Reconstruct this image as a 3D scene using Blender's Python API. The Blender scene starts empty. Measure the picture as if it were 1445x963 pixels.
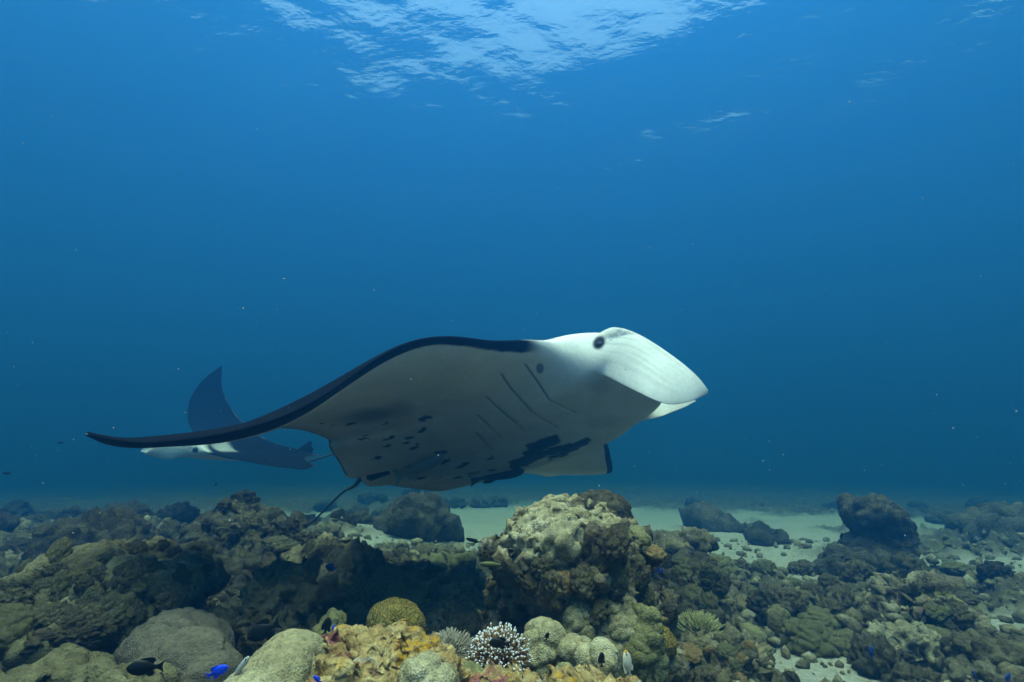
import bpy, bmesh, math, random
import numpy as np
from mathutils import Matrix, Vector

# ------------------------------------------------------------------ camera, world, sun, exposure
SC = bpy.context.scene
COL = SC.collection
F, CX, CY, HOR, CAMZ = 760.0, 722.5, 481.5, 645.0, 0.95        # photograph pixels (1445 x 963)
PITCH = math.atan((HOR - CY) / F)
cam_d = bpy.data.cameras.new('camera')
cam_d.sensor_width = 36.0
cam_d.lens = F / 1445 * 36.0
cam_d.clip_start, cam_d.clip_end = 0.02, 400
cam = bpy.data.objects.new('camera', cam_d)
cam.location = (0, 0, CAMZ)
cam.rotation_euler = (math.pi / 2 + PITCH, 0, 0)
COL.objects.link(cam)
SC.camera = cam

SUN_EL, SUN_AZ = 82.0, 176.0            # degrees; azimuth clockwise from +Y (the view direction)
w = bpy.data.worlds.new('World'); SC.world = w; w.use_nodes = True
wn = w.node_tree.nodes; wl = w.node_tree.links
sky = wn.new('ShaderNodeTexSky'); sky.sky_type = 'NISHITA'; sky.sun_disc = False
sky.sun_elevation = math.radians(SUN_EL); sky.sun_rotation = math.radians(SUN_AZ)
sky.air_density, sky.dust_density, sky.ozone_density = 1.0, 6.0, 1.0
bg = wn['Background']; bg.inputs['Strength'].default_value = 0.15
wl.new(sky.outputs[0], bg.inputs['Color'])
sun_d = bpy.data.lights.new('sun', 'SUN'); sun_d.energy = 5.0; sun_d.angle = math.radians(50)
sun_d.color = (1.0, 0.84, 0.73)
sun = bpy.data.objects.new('sun', sun_d); COL.objects.link(sun)
_e, _a = math.radians(SUN_EL), math.radians(SUN_AZ)
SUN_DIR = Vector((math.cos(_e) * math.sin(_a), math.cos(_e) * math.cos(_a), math.sin(_e)))
sun.rotation_euler = SUN_DIR.to_track_quat('Z', 'Y').to_euler()
sun.location = (0, 0, 30)
SC.view_settings.view_transform = 'Standard'
SC.view_settings.look = 'None'
SC.view_settings.gamma = 1.0
SC.view_settings.exposure = 1.27
SC.render.engine = 'CYCLES'
SC.cycles.use_denoising = True
SC.cycles.volume_bounces = 1
SC.cycles.max_bounces = 8
SC.cycles.diffuse_bounces = 3
SC.cycles.transparent_max_bounces = 12
SC.cycles.sample_clamp_indirect = 4.0

# water that fills the place: extinction per metre and scattering colour
WATER_DENSITY = 0.130
WATER_COLOR = (0.030, 0.218, 0.66, 1)
WATER_ABSORB = (0.0, 0.11, 0.0, 1)
SURFACE_Z = 9.0

random.seed(7)
RNG = np.random.default_rng(7)

# ------------------------------------------------------------------ pixels to places
_c, _s = math.cos(PITCH), math.sin(PITCH)
def ray(u, v):
    x, z = (u - CX) / F, -(v - CY) / F
    return np.array([x, _c - _s * z, _s + _c * z])
def proj(P):
    Q = P - np.array([0, 0, CAMZ])
    y = _c * Q[:, 1] + _s * Q[:, 2]; z = -_s * Q[:, 1] + _c * Q[:, 2]
    return np.stack([CX + F * Q[:, 0] / y, CY - F * z / y], 1)
def at(u, v, d):                       # point on the pixel's ray at horizontal distance d in front of the camera
    r = ray(u, v)
    return np.array([0, 0, CAMZ]) + r * (d / r[1])
def on_ground(u, v, z=0.0):
    r = ray(u, v)
    return np.array([0, 0, CAMZ]) + r * ((z - CAMZ) / r[2])

# ------------------------------------------------------------------ noise
def _h(i, j, k, s):
    n = (i.astype(np.int64) * 374761393 + j.astype(np.int64) * 668265263 + k.astype(np.int64) * 2147483647 + s * 974634777) & 0xffffffff
    n = ((n ^ (n >> 13)) * 1274126177) & 0xffffffff
    n = ((n ^ (n >> 16)) * 2246822519) & 0xffffffff
    return ((n ^ (n >> 15)) & 0xffffff) / float(0xffffff)
def noise(P, s=0):
    I = np.floor(P).astype(np.int64); f = P - I; f = f * f * (3 - 2 * f)
    i, j, k = I[:, 0], I[:, 1], I[:, 2]; x, y, z = f[:, 0], f[:, 1], f[:, 2]
    def L(a, b, t): return a + (b - a) * t
    return L(L(L(_h(i, j, k, s), _h(i + 1, j, k, s), x), L(_h(i, j + 1, k, s), _h(i + 1, j + 1, k, s), x), y),
             L(L(_h(i, j, k + 1, s), _h(i + 1, j, k + 1, s), x), L(_h(i, j + 1, k + 1, s), _h(i + 1, j + 1, k + 1, s), x), y), z) * 2 - 1
def fbm(P, o=4, s=0):
    r = 0; a = .5
    for q in range(o):
        r = r + a * noise(P, s + q * 17); P = P * 2.03 + 3.7; a *= .5
    return r
def worley(P, s=0):                    # distance to the nearest and second nearest seed
    I = np.floor(P).astype(np.int64)
    f1 = np.full(len(P), 9.); f2 = np.full(len(P), 9.)
    for a in (-1, 0, 1):
        for b in (-1, 0, 1):
            for c in (-1, 0, 1):
                i, j, k = I[:, 0] + a, I[:, 1] + b, I[:, 2] + c
                d = np.sqrt((i + _h(i, j, k, s + 1) - P[:, 0]) ** 2 + (j + _h(i, j, k, s + 2) - P[:, 1]) ** 2 + (k + _h(i, j, k, s + 3) - P[:, 2]) ** 2)
                f2 = np.minimum(f2, np.maximum(f1, d)); f1 = np.minimum(f1, d)
    return f1, f2
def nod(P, cell, s=0):                 # rounded knobs, 0..1
    f1, f2 = worley(P / cell, s)
    e = np.clip((f2 - f1) * 1.9, 0, 1)
    return np.sqrt(np.clip(1 - (1 - e) ** 2, 0, 1)) * (1.12 - .45 * f1 * f1)
def ss(a, b, x):
    t = np.clip((x - a) / (b - a), 0, 1)
    return t * t * (3 - 2 * t)

# ------------------------------------------------------------------ objects
def tag(o, label=None, cat=None, group=None, kind=None):
    if label: o['label'] = label
    if cat: o['category'] = cat
    if group: o['group'] = group
    if kind: o['kind'] = kind
    return o
def empty(name, loc=(0, 0, 0), label=None, cat=None, group=None):
    o = bpy.data.objects.new(name, None); o.location = loc; o.empty_display_size = .1
    COL.objects.link(o); return tag(o, label, cat, group)
def mesh(name, V, Fc, mat, smooth=True):
    m = bpy.data.meshes.new(name)
    m.from_pydata([tuple(v) for v in V] if not isinstance(V, np.ndarray) else V.tolist(), [], Fc if isinstance(Fc, list) else Fc.tolist())
    m.materials.append(mat)
    if smooth: m.polygons.foreach_set('use_smooth', np.ones(len(m.polygons), bool))
    m.update(); return m
def obj(name, m, parent=None, loc=None):
    o = bpy.data.objects.new(name, m); COL.objects.link(o)
    if parent: o.parent = parent
    if loc is not None: o.location = loc
    return o
def attr(m, name, vals):
    a = m.attributes.new(name, 'FLOAT', 'POINT'); a.data.foreach_set('value', np.ascontiguousarray(vals, dtype=np.float32))
def grid_faces(n, k, wrap=False, off=0):          # n rows of k points
    i, j = np.meshgrid(np.arange(n - 1), np.arange(k if wrap else k - 1), indexing='ij')
    j2 = (j + 1) % k
    return np.stack([off + i * k + j, off + i * k + j2, off + (i + 1) * k + j2, off + (i + 1) * k + j], -1).reshape(-1, 4)

# ------------------------------------------------------------------ materials
class NT:
    def __init__(s, name):
        s.m = bpy.data.materials.new(name); s.m.use_nodes = True
        s.t = s.m.node_tree; s.n = s.t.nodes; s.b = s.n['Principled BSDF']
        s.b.inputs['Roughness'].default_value = .85
        s.b.inputs['Specular IOR Level'].default_value = .2
    def new(s, t, **k):
        x = s.n.new(t)
        for a, v in k.items():
            if a[0] == '_': x.inputs[a[1:].replace('_', ' ')].default_value = v
            else: setattr(x, a, v)
        return x
    def link(s, a, b): s.t.links.new(a, b)
    def ramp(s, fac, stops, interp='LINEAR'):
        r = s.new('ShaderNodeValToRGB'); r.color_ramp.interpolation = interp
        e = r.color_ramp.elements
        while len(e) < len(stops): e.new(.5)
        for q, (p, c) in zip(e, stops): q.position = p; q.color = (*c, 1) if len(c) == 3 else c
        s.link(fac, r.inputs[0]); return r.outputs[0]
    def mix(s, fac, a, b, mode='MIX'):
        x = s.new('ShaderNodeMix', data_type='RGBA', blend_type=mode)
        for q, v in ((x.inputs[0], fac), (x.inputs[6], a), (x.inputs[7], b)):
            if isinstance(v, (int, float)): q.default_value = v
            elif isinstance(v, tuple): q.default_value = (*v, 1) if len(v) == 3 else v
            else: s.link(v, q)
        return x.outputs[2]
    def noise(s, co, scale, detail=4, rough=.6, dist=0):
        x = s.new('ShaderNodeTexNoise', _Scale=scale, _Detail=detail, _Roughness=rough, _Distortion=dist)
        s.link(co, x.inputs['Vector']); return x.outputs['Fac']
    def voro(s, co, scale, feature='F1', rnd=1.0):
        x = s.new('ShaderNodeTexVoronoi', feature=feature, _Scale=scale, _Randomness=rnd)
        s.link(co, x.inputs['Vector']); return x
    def bump(s, h, strength, dist, normal=None):
        x = s.new('ShaderNodeBump', _Strength=strength, _Distance=dist)
        s.link(h, x.inputs['Height'])
        if normal is not None: s.link(normal, x.inputs['Normal'])
        return x.outputs[0]

def coral_mat(name, cols, spots=None, big=5., fine=45., poly=0, bump=.012, rnd=0.):
    """Mottled reef surface: 3-4 growth colours, encrusting patches, porous relief."""
    t = NT(name); g = t.new('ShaderNodeTexCoord').outputs['Object']
    oi = t.new('ShaderNodeObjectInfo')
    v = t.new('ShaderNodeVectorMath', operation='ADD'); t.link(g, v.inputs[0])
    cmb = t.new('ShaderNodeVectorMath', operation='SCALE'); cmb.inputs['Scale'].default_value = 37.
    t.link(oi.outputs['Location'], cmb.inputs[0]); t.link(cmb.outputs[0], v.inputs[1]); co = v.outputs[0]
    n1 = t.noise(co, big, 6, .65, .4)
    k = len(cols)
    c = t.ramp(n1, [(.28 + .44 * i / (k - 1), q) for i, q in enumerate(cols)])
    n2 = t.noise(co, fine, 5, .7)
    c = t.mix(1.0, c, t.ramp(n2, [(.25, (.45, .45, .45)), (.5, (1, 1, 1)), (.75, (1.5, 1.5, 1.45))]), 'MULTIPLY')
    if spots:
        for (sc, lo, hi, q) in spots:
            c = t.mix(t.ramp(t.noise(co, sc, 4, .7, .8), [(lo, (0, 0, 0)), (hi, (1, 1, 1))]), c, q)
    if rnd:
        hs = t.new('ShaderNodeHueSaturation'); mr = t.new('ShaderNodeMapRange', _To_Min=1 - rnd, _To_Max=1 + rnd)
        t.link(oi.outputs['Random'], mr.inputs[0]); t.link(mr.outputs[0], hs.inputs['Value']); t.link(c, hs.inputs['Color']); c = hs.outputs[0]
    t.link(c, t.b.inputs['Base Color'])
    nrm = t.bump(t.noise(co, fine * .45, 8, .72), .9, bump * 1.6)
    if poly:
        nrm = t.bump(t.voro(co, poly).outputs['Distance'], .7, .004, nrm)
    else:
        nrm = t.bump(t.voro(co, fine * 1.4).outputs['Distance'], .7, bump * .6, nrm)
    t.link(nrm, t.b.inputs['Normal'])
    return t.m
def add_ridges(m, scale=30., dist=9.):
    """Winding ridges of a brain coral as fine relief."""
    n = m.node_tree.nodes; l = m.node_tree.links; b = n['Principled BSDF']
    tc = n.new('ShaderNodeTexCoord'); wv = n.new('ShaderNodeTexWave'); wv.inputs['Scale'].default_value = scale; wv.inputs['Distortion'].default_value = dist
    wv.inputs['Detail'].default_value = 2; wv.inputs['Detail Scale'].default_value = 2.2
    bp = n.new('ShaderNodeBump'); bp.inputs['Distance'].default_value = .008; bp.inputs['Strength'].default_value = .9
    l.new(tc.outputs['Object'], wv.inputs['Vector']); l.new(wv.outputs['Fac'], bp.inputs['Height'])
    old = b.inputs['Normal'].links[0].from_socket; l.new(old, bp.inputs['Normal']); l.new(bp.outputs[0], b.inputs['Normal'])
def plain(name, col, rough=.6, var=.25, scale=30., bump=.0):
    t = NT(name); co = t.new('ShaderNodeTexCoord').outputs['Object']
    n = t.noise(co, scale, 4)
    a = tuple(x * (1 - var) for x in col); b = tuple(min(1, x * (1 + var)) for x in col)
    t.link(t.ramp(n, [(.3, a), (.7, b)]), t.b.inputs['Base Color'])
    t.b.inputs['Roughness'].default_value = rough
    if bump: t.link(t.bump(n, .6, bump), t.b.inputs['Normal'])
    return t.m

M = {}
M['rock'] = coral_mat('reef_rock', [(.035, .028, .018), (.11, .085, .05), (.20, .165, .095), (.30, .26, .17)],
                      [(3.2, .60, .68, (.17, .085, .07)), (4.1, .62, .70, (.30, .27, .08)), (6.0, .64, .70, (.36, .33, .26))])
M['front'] = coral_mat('encrusted_rock', [(.09, .04, .016), (.32, .20, .07), (.45, .32, .13), (.55, .44, .24)],
                       [(5., .56, .62, (.30, .10, .09)), (6.5, .60, .65, (.50, .27, .02)), (8., .62, .68, (.42, .40, .36)), (4., .60, .66, (.16, .06, .03))], big=9, fine=60)
M['porites'] = coral_mat('lobed_coral_skin', [(.15, .12, .055), (.24, .20, .10), (.32, .275, .155), (.44, .39, .26)], None, big=4, fine=70, poly=220, bump=.004)
M['olive'] = coral_mat('olive_coral_skin', [(.10, .09, .032), (.16, .145, .06), (.22, .20, .095)], None, big=5, fine=60, poly=200, bump=.005, rnd=.15)
M['shelf'] = coral_mat('shelf_coral_skin', [(.045, .038, .018), (.09, .077, .035), (.15, .13, .065), (.33, .295, .18)], None, big=4.5, fine=40, poly=150, bump=.008)
M['brain'] = coral_mat('brain_coral_skin', [(.12, .08, .012), (.20, .14, .025), (.27, .20, .05)], None, big=6, fine=60, bump=.004)
add_ridges(M['brain'])
M['grey'] = coral_mat('smooth_coral_skin', [(.065, .054, .036), (.11, .093, .062), (.165, .142, .10)], None, big=5, fine=80, poly=240, bump=.003)
M['dark'] = coral_mat('dark_reef_rock', [(.018, .015, .010), (.050, .042, .024), (.095, .080, .046), (.15, .128, .075)], None, big=4, fine=28, bump=.02, rnd=.3)
M['rubble'] = coral_mat('rubble_rock', [(.032, .025, .013), (.085, .068, .035), (.155, .128, .066), (.25, .215, .12)],
                        [(3., .64, .7, (.16, .10, .085))], big=6, fine=40, bump=.012, rnd=.35)
M['pale'] = coral_mat('pale_rubble', [(.11, .092, .052), (.20, .172, .10), (.31, .275, .17)], None, big=6, fine=40, rnd=.2)
M['branch'] = plain('brown_branch', (.16, .085, .025), .7, .4, 60)
M['tip'] = plain('white_tip', (.62, .61, .63), .6, .08, 60)
M['branch_y'] = plain('yellow_branch', (.34, .31, .13), .7, .3, 40)
M['branch_g'] = plain('grey_branch', (.20, .17, .125), .8, .35, 40)

# ------------------------------------------------------------------ coral shapes
_ico = {}
def ico(sub):
    if sub not in _ico:
        bm = bmesh.new(); bmesh.ops.create_icosphere(bm, subdivisions=sub, radius=1)
        _ico[sub] = (np.array([v.co[:] for v in bm.verts]), [[v.index for v in f.verts] for f in bm.faces]); bm.free()
    return _ico[sub]
def arrays(m):
    n = len(m.vertices); V = np.empty(n * 3, np.float32); m.vertices.foreach_get('co', V)
    N = np.empty(n * 3, np.float32); m.vertices.foreach_get('normal', N)
    return V.reshape(-1, 3).astype(float), N.reshape(-1, 3).astype(float)
def fused(ells, voxel):
    """Overlapping ellipsoids fused into one closed skin (world coordinates)."""
    Vs, Fs, off = [], [], 0
    v0, f0 = ico(4)
    for c, r in ells:
        Vs.append(v0 * np.array(r) + np.array(c)); Fs += [[i + off for i in f] for f in f0]; off += len(v0)
    m = bpy.data.meshes.new('tmp'); m.from_pydata(np.concatenate(Vs).tolist(), [], Fs)
    o = bpy.data.objects.new('tmp', m); COL.objects.link(o)
    md = o.modifiers.new('r', 'REMESH'); md.mode = 'VOXEL'; md.voxel_size = voxel
    sm = o.modifiers.new('s', 'SMOOTH'); sm.iterations = 6; sm.factor = .5
    dg = bpy.context.evaluated_depsgraph_get()
    r = bpy.data.meshes.new_from_object(o.evaluated_get(dg))
    bpy.data.objects.remove(o); bpy.data.meshes.remove(m)
    return r
RK = 2.2
REG = {}
def relief(m, knobs=(), rough=(), s=0, flat=None):
    """Push the skin out into knobs (cell, height) and rough it up (frequency, height)."""
    V, N = arrays(m)
    for q, (cell, h) in enumerate(knobs):
        V = V + N * (h * (nod(V + .15 * cell * noise(V / cell * .7, s + 5)[:, None], cell, s + q * 31))[:, None])
        m.vertices.foreach_set('co', V.astype(np.float32).ravel()); m.update(); V, N = arrays(m)
    for q, (f, h) in enumerate(rough):
        V = V + N * (h * fbm(V * f, 4, s + 50 + q * 13))[:, None]
    m.vertices.foreach_set('co', V.astype(np.float32).ravel()); m.update()
    return m
def settle(spec):
    """Slide a thing along its rays (its picture stays) until its foot meets the seabed."""
    lo = max(spec, key=lambda q: q[1] + q[4])
    k = 1.0
    for _ in range(40):
        p = at(lo[0], lo[1] + lo[4] * .8, lo[2] * k)
        g = ground_full(p[:1], p[1:2])[0][0] - .015
        h = CAMZ - p[2]
        k *= 1 + .5 * max(-.4, min(.4, (p[2] - g) / max(h, .1)))
    return [(u, v, d * k, ru, rv, rd * k) for (u, v, d, ru, rv, rd) in spec], k
def coral(name, spec, mat, voxel=.012, knobs=(), rough=((14, .02),), s=0, parent=None, label=None, cat='coral', group=None, ground=False):
    """spec: list of (u, v, distance, half width px, half height px, half depth m)."""
    ells = []
    if 101 <= s <= 117:                 # the tall boulder stands clear of the manta's shade
        if s <= 107: spec = [(805 + (u - 805) * .93, v + 7, d, ru * .9, rv * .95, rd) for (u, v, d, ru, rv, rd) in spec]
        spec = [(u, v, d * .82, ru, rv, rd * .9) for (u, v, d, ru, rv, rd) in spec]; voxel *= .85; knobs = [(a * .85, b * .85) for a, b in knobs]
    if ground:
        spec, k = settle(spec); voxel *= min(1.6, max(.8, k)); knobs = [(a * k, b * k) for a, b in knobs]
    for (u, v, d, ru, rv, rd) in spec:
        k = d * 1.02 / F
        ells.append((at(u, v, d), (ru * k, rd, rv * k)))
    if parent is None:                  # a foot, so that nothing hangs above the seabed
        lo = np.min([np.array(c) - np.array(r) for c, r in ells], 0); hi = np.max([np.array(c) + np.array(r) for c, r in ells], 0)
        cx, cy = (lo[:2] + hi[:2]) / 2; g = ground_full(np.array([cx]), np.array([cy]))[0][0] - .05
        if lo[2] > g:
            top = lo[2] + .35 * (hi[2] - lo[2])
            ells.append(((cx, cy + .02, (g + top) / 2), ((hi[0] - lo[0]) * .36, (hi[1] - lo[1]) * .36, (top - g) / 2 + .02)))
    m = relief(fused(ells, voxel), knobs, [(a, b * RK) for a, b in rough] + [(75, .010 if mat in ('rock', 'rubble', 'dark', 'shelf', 'front') else .003)], s)
    V, N = arrays(m)
    org = np.array([V[:, 0].mean(), V[:, 1].mean(), V[:, 2].min()])
    if parent is not None: org = org - np.array(parent.location)
    V2 = V - org - (np.array(parent.location) if parent is not None else 0)
    m.vertices.foreach_set('co', V2.astype(np.float32).ravel())
    m.materials.clear(); m.materials.append(M[mat] if isinstance(mat, str) else mat); m.name = name
    m.polygons.foreach_set('use_smooth', np.ones(len(m.polygons), bool)); m.update()
    o = obj(name, m, parent, org)
    REG[s] = np.array([V[:, 0].mean(), V[:, 1].mean()])
    if parent is None: tag(o, label, cat, group)
    return o
def tube_tree(paths, sides=6):
    """paths: list of (points, radii) -> verts, faces of open tapered tubes with pointed ends."""
    V, Fc = [], []
    for pts, rad in paths:
        pts = np.array(pts); n = len(pts); b = len(V)
        for i in range(n):
            t = pts[min(i + 1, n - 1)] - pts[max(i - 1, 0)]; t = t / (np.linalg.norm(t) + 1e-9)
            a = np.cross(t, (0.3, .8, .5)); a /= np.linalg.norm(a) + 1e-9; c = np.cross(t, a)
            for q in range(sides):
                th = 2 * math.pi * q / sides
                V.append(pts[i] + rad[i] * (math.cos(th) * a + math.sin(th) * c))
        for i in range(n - 1):
            for q in range(sides):
                q2 = (q + 1) % sides
                Fc.append([b + i * sides + q, b + i * sides + q2, b + (i + 1) * sides + q2, b + (i + 1) * sides + q])
        Fc.append([b + (n - 1) * sides + q for q in range(sides)])
    return np.array(V), Fc
#BODY
# ------------------------------------------------------------------ the setting: seabed, water surface, body of water
SAND = [(-1.15, 7.4, 1.8, 2.0), (1.5, 9.5, 3.4, 3.6), (2.2, 5.3, 1.3, 1.0), (.9, 6.6, 1.9, 1.6), (3.6, 7.2, 1.8, 1.1), (1.5, 2.75, .4, .4), (4.4, 4.9, 1.1, .6), (2.7, 3.4, .6, .35), (-3.5, 10, 2, 1.2), (6.5, 9, 3, 1.2)]
def sandiness(x, y):
    b = np.full(len(x), -9.)
    for cx, cy, rx, ry in SAND: b = np.maximum(b, 1 - ((x - cx) / rx) ** 2 - ((y - cy) / ry) ** 2)
    P = np.stack([x, y, np.zeros(len(x))], 1)
    return ss(-.25, .35, np.maximum(b, -1.2) + 1.1 * fbm(P * 1.3, 4, 3))
def ground_low(x, y):
    P = np.stack([x, y, np.zeros(len(x))], 1)
    z = .10 * fbm(P * .45, 3, 11)
    z = z + .20 * ss(-.3, -2.2, x) * ss(9, 5, y) + .16 * ss(2.6, 1.7, y) * ss(1.2, .2, x)
    z = z - .024 * np.maximum(np.hypot(x, y) - 7.5, 0)          # the reef flat slopes off into deeper water
    return z
def ground_full(x, y):
    P = np.stack([x, y, np.zeros(len(x))], 1)
    sd = sandiness(x, y); rf = 1 - sd
    z = ground_low(x, y)
    P2 = P + .25 * np.stack([noise(P * 2.2, 5), noise(P * 2.2, 6), 0 * x], 1)
    z = z + rf * (.13 * nod(P2, .42, 20) + .07 * nod(P2 + 5, .15, 21) + .03 * nod(P2 + 9, .055, 22) + .10 * fbm(P * 9, 4, 23) - .12)
    z = z + sd * (.02 * fbm(P * 3, 3, 24) + .006 * fbm(P * 16, 3, 25))
    return z, rf
def build_seabed():
    front = np.radians(np.linspace(-60, 60, 620)); back = np.radians(np.linspace(60, 300, 90)[1:-1])
    th = np.concatenate([front, back]); r = np.concatenate([[.05, .3], .6 * (82 / .6) ** (np.linspace(0, 1, 400) ** 1.05)])
    T, Rr = np.meshgrid(th, r)
    x, y = (Rr * np.sin(T)).ravel(), (Rr * np.cos(T)).ravel()
    z, rf = ground_full(x, y)
    m = mesh('seabed', np.stack([x, y, z], 1), grid_faces(len(r), len(th), True)[:, ::-1], M['seabed'])
    attr(m, 'reef', rf)
    return tag(obj('seabed', m), kind='structure')
def seabed_mat():
    t = NT('seabed_surface'); co = t.new('ShaderNodeTexCoord').outputs['Object']
    a = t.new('ShaderNodeAttribute', attribute_name='reef').outputs['Fac']
    n = t.noise(co, 14, 7, .7, .3)
    reef = t.ramp(n, [(.28, (.024, .019, .010)), (.42, (.062, .050, .027)), (.55, (.115, .094, .050)), (.72, (.22, .19, .11))])
    reef = t.mix(t.ramp(t.noise(co, 3.3, 4, .6), [(.58, (0, 0, 0)), (.68, (1, 1, 1))]), reef, (.13, .12, .05))
    sand = t.ramp(t.noise(co, 30, 6, .75), [(.3, (.21, .195, .14)), (.5, (.33, .31, .235)), (.7, (.44, .42, .33))])
    sand = t.mix(t.ramp(t.noise(co, 5, 6, .7), [(.56, (0, 0, 0)), (.66, (1, 1, 1))]), sand, (.26, .25, .17))
    t.link(t.mix(a, sand, reef), t.b.inputs['Base Color'])
    nr = t.bump(t.noise(co, 22, 9, .75), .8, .03)
    nr = t.bump(t.voro(co, 60).outputs['Distance'], .5, .01, nr)
    t.link(nr, t.b.inputs['Normal'])
    return t.m
M['seabed'] = seabed_mat()
build_seabed()

def build_surface():
    n = 520; L = 80
    g = np.sign(np.linspace(-1, 1, n)) * np.abs(np.linspace(-1, 1, n)) ** 1.35 * L
    X, Y = np.meshgrid(g, g); x, y = X.ravel(), Y.ravel() + 6
    rg = np.random.default_rng(3); z = 0 * x
    for k in range(26):
        lam = .55 * (7 / .55) ** rg.random(); an = rg.normal(.5, .9); q = 2 * math.pi / lam
        z += .0042 * lam ** .9 * np.sin(q * ((x - 3.9) * math.cos(an) + (y + .6) * math.sin(an)) + rg.random() * 6.28)
    z = np.where(np.hypot(x, y) > 60, z * .3, z)
    m = mesh('water_surface', np.stack([x, y, z + SURFACE_Z], 1), grid_faces(n, n), M['water'])
    return tag(obj('water_surface', m), kind='structure')
def water_mat():
    m = bpy.data.materials.new('sea_surface'); m.use_nodes = True
    n = m.node_tree.nodes; l = m.node_tree.links; n.clear()
    out = n.new('ShaderNodeOutputMaterial'); mx = n.new('ShaderNodeMixShader')
    fr = n.new('ShaderNodeFresnel'); fr.inputs['IOR'].default_value = 1.333
    tr = n.new('ShaderNodeBsdfTransparent'); gl = n.new('ShaderNodeBsdfGlossy'); gl.inputs['Roughness'].default_value = .02
    gl.inputs['Color'].default_value = (.9, .95, 1, 1)
    tc = n.new('ShaderNodeTexCoord'); no = n.new('ShaderNodeTexNoise'); no.inputs['Scale'].default_value = 2.4; no.inputs['Detail'].default_value = 4
    mp = n.new('ShaderNodeMapping'); mp.inputs['Scale'].default_value = (1, 1.6, 1); mp.inputs['Rotation'].default_value = (0, 0, .5)
    bp = n.new('ShaderNodeBump'); bp.inputs['Distance'].default_value = .034; bp.inputs['Strength'].default_value = .8
    l.new(tc.outputs['Object'], mp.inputs[0]); l.new(mp.outputs[0], no.inputs['Vector']); l.new(no.outputs['Fac'], bp.inputs['Height'])
    l.new(bp.outputs[0], fr.inputs['Normal']); l.new(bp.outputs[0], gl.inputs['Normal'])
    l.new(fr.outputs[0], mx.inputs[0]); l.new(tr.outputs[0], mx.inputs[1]); l.new(gl.outputs[0], mx.inputs[2]); l.new(mx.outputs[0], out.inputs['Surface'])
    return m
M['water'] = water_mat()
build_surface()

def build_haze():
    m = bpy.data.materials.new('sea_water'); m.use_nodes = True
    n = m.node_tree.nodes; n.clear(); out = n.new('ShaderNodeOutputMaterial'); v = n.new('ShaderNodeVolumePrincipled')
    v.inputs['Density'].default_value = WATER_DENSITY; v.inputs['Color'].default_value = WATER_COLOR
    v.inputs['Absorption Color'].default_value = WATER_ABSORB; v.inputs['Anisotropy'].default_value = .70
    m.node_tree.links.new(v.outputs[0], out.inputs['Volume'])
    a = 88; z0, z1 = -3.4, SURFACE_Z + .7
    V = np.array([(x, y + 6, z) for z in (z0, z1) for y in (-a, a) for x in (-a, a)])
    Fc = [[0, 2, 3, 1], [4, 5, 7, 6], [0, 1, 5, 4], [2, 6, 7, 3], [0, 4, 6, 2], [1, 3, 7, 5]]
    return tag(obj('haze', mesh('haze', V, Fc, m, False)), 'clear blue sea water filling the whole place', 'water', kind='stuff')
build_haze()

# ------------------------------------------------------------------ manta rays
def rot(yaw, pitch, roll):
    cy, sy, cp, sp, cr, sr = math.cos(yaw), math.sin(yaw), math.cos(pitch), math.sin(pitch), math.cos(roll), math.sin(roll)
    return np.array([[cy, -sy, 0], [sy, cy, 0], [0, 0, 1]]) @ np.array([[cp, 0, -sp], [0, 1, 0], [sp, 0, cp]]) @ np.array([[1, 0, 0], [0, cr, -sr], [0, sr, cr]])
def spline(t, P, q):                   # natural cubic spline through control points P at parameters t
    t = np.asarray(t, float); P = np.asarray(P, float); n = len(t); h = np.diff(t)
    A = np.eye(n); B = np.zeros_like(P)
    for i in range(1, n - 1):
        A[i, i - 1], A[i, i], A[i, i + 1] = h[i - 1], 2 * (h[i - 1] + h[i]), h[i]
        B[i] = 6 * ((P[i + 1] - P[i]) / h[i] - (P[i] - P[i - 1]) / h[i - 1])
    m = np.linalg.solve(A, B)
    i = np.clip(np.searchsorted(t, q) - 1, 0, n - 2); d = (q - t[i])[:, None]; hh = h[i][:, None]; e = hh - d
    return (m[i] * e ** 3 + m[i + 1] * d ** 3) / (6 * hh) + (P[i] / hh - m[i] * hh / 6) * e + (P[i + 1] / hh - m[i + 1] * hh / 6) * d

ST_Y = np.array([0, .04, .066, .084, .10, .125, .155, .19, .23, .26, .29, .32, .35, .38, .40, .42, .45])
ST_LEX = np.array([.207, .204, .196, .178, .156, .139, .133, .122, .107, .090, .066, .042, .016, -.012, -.036, -.064, -.10])
ST_TEX = np.array([-.285, -.288, -.284, -.275, -.262, -.245, -.228, -.212, -.197, -.185, -.173, -.167, -.162, -.158, -.152, -.14, -.10])
ST_TEY = np.array([0, .018, .035, .055, .078, .105, .132, .16, .19, .22, .255, .29, .325, .36, .39, .42, .45])
TB = np.array([.047, .047, .046, .045, .042, .037, .031, .024, .018, .0140, .0115, .0095, .0075, .006, .005, .004, .001])
TT = np.array([.064, .062, .057, .049, .036, .020, .011, .009, .0085, .008, .0075, .0065, .0055, .0045, .004, .0035, .001])
CB = np.array([0, 0, 0, 0, 0, 0, 0, .001, .003, .006, .010, .011, .008, .003, 0, 0, 0])

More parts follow.
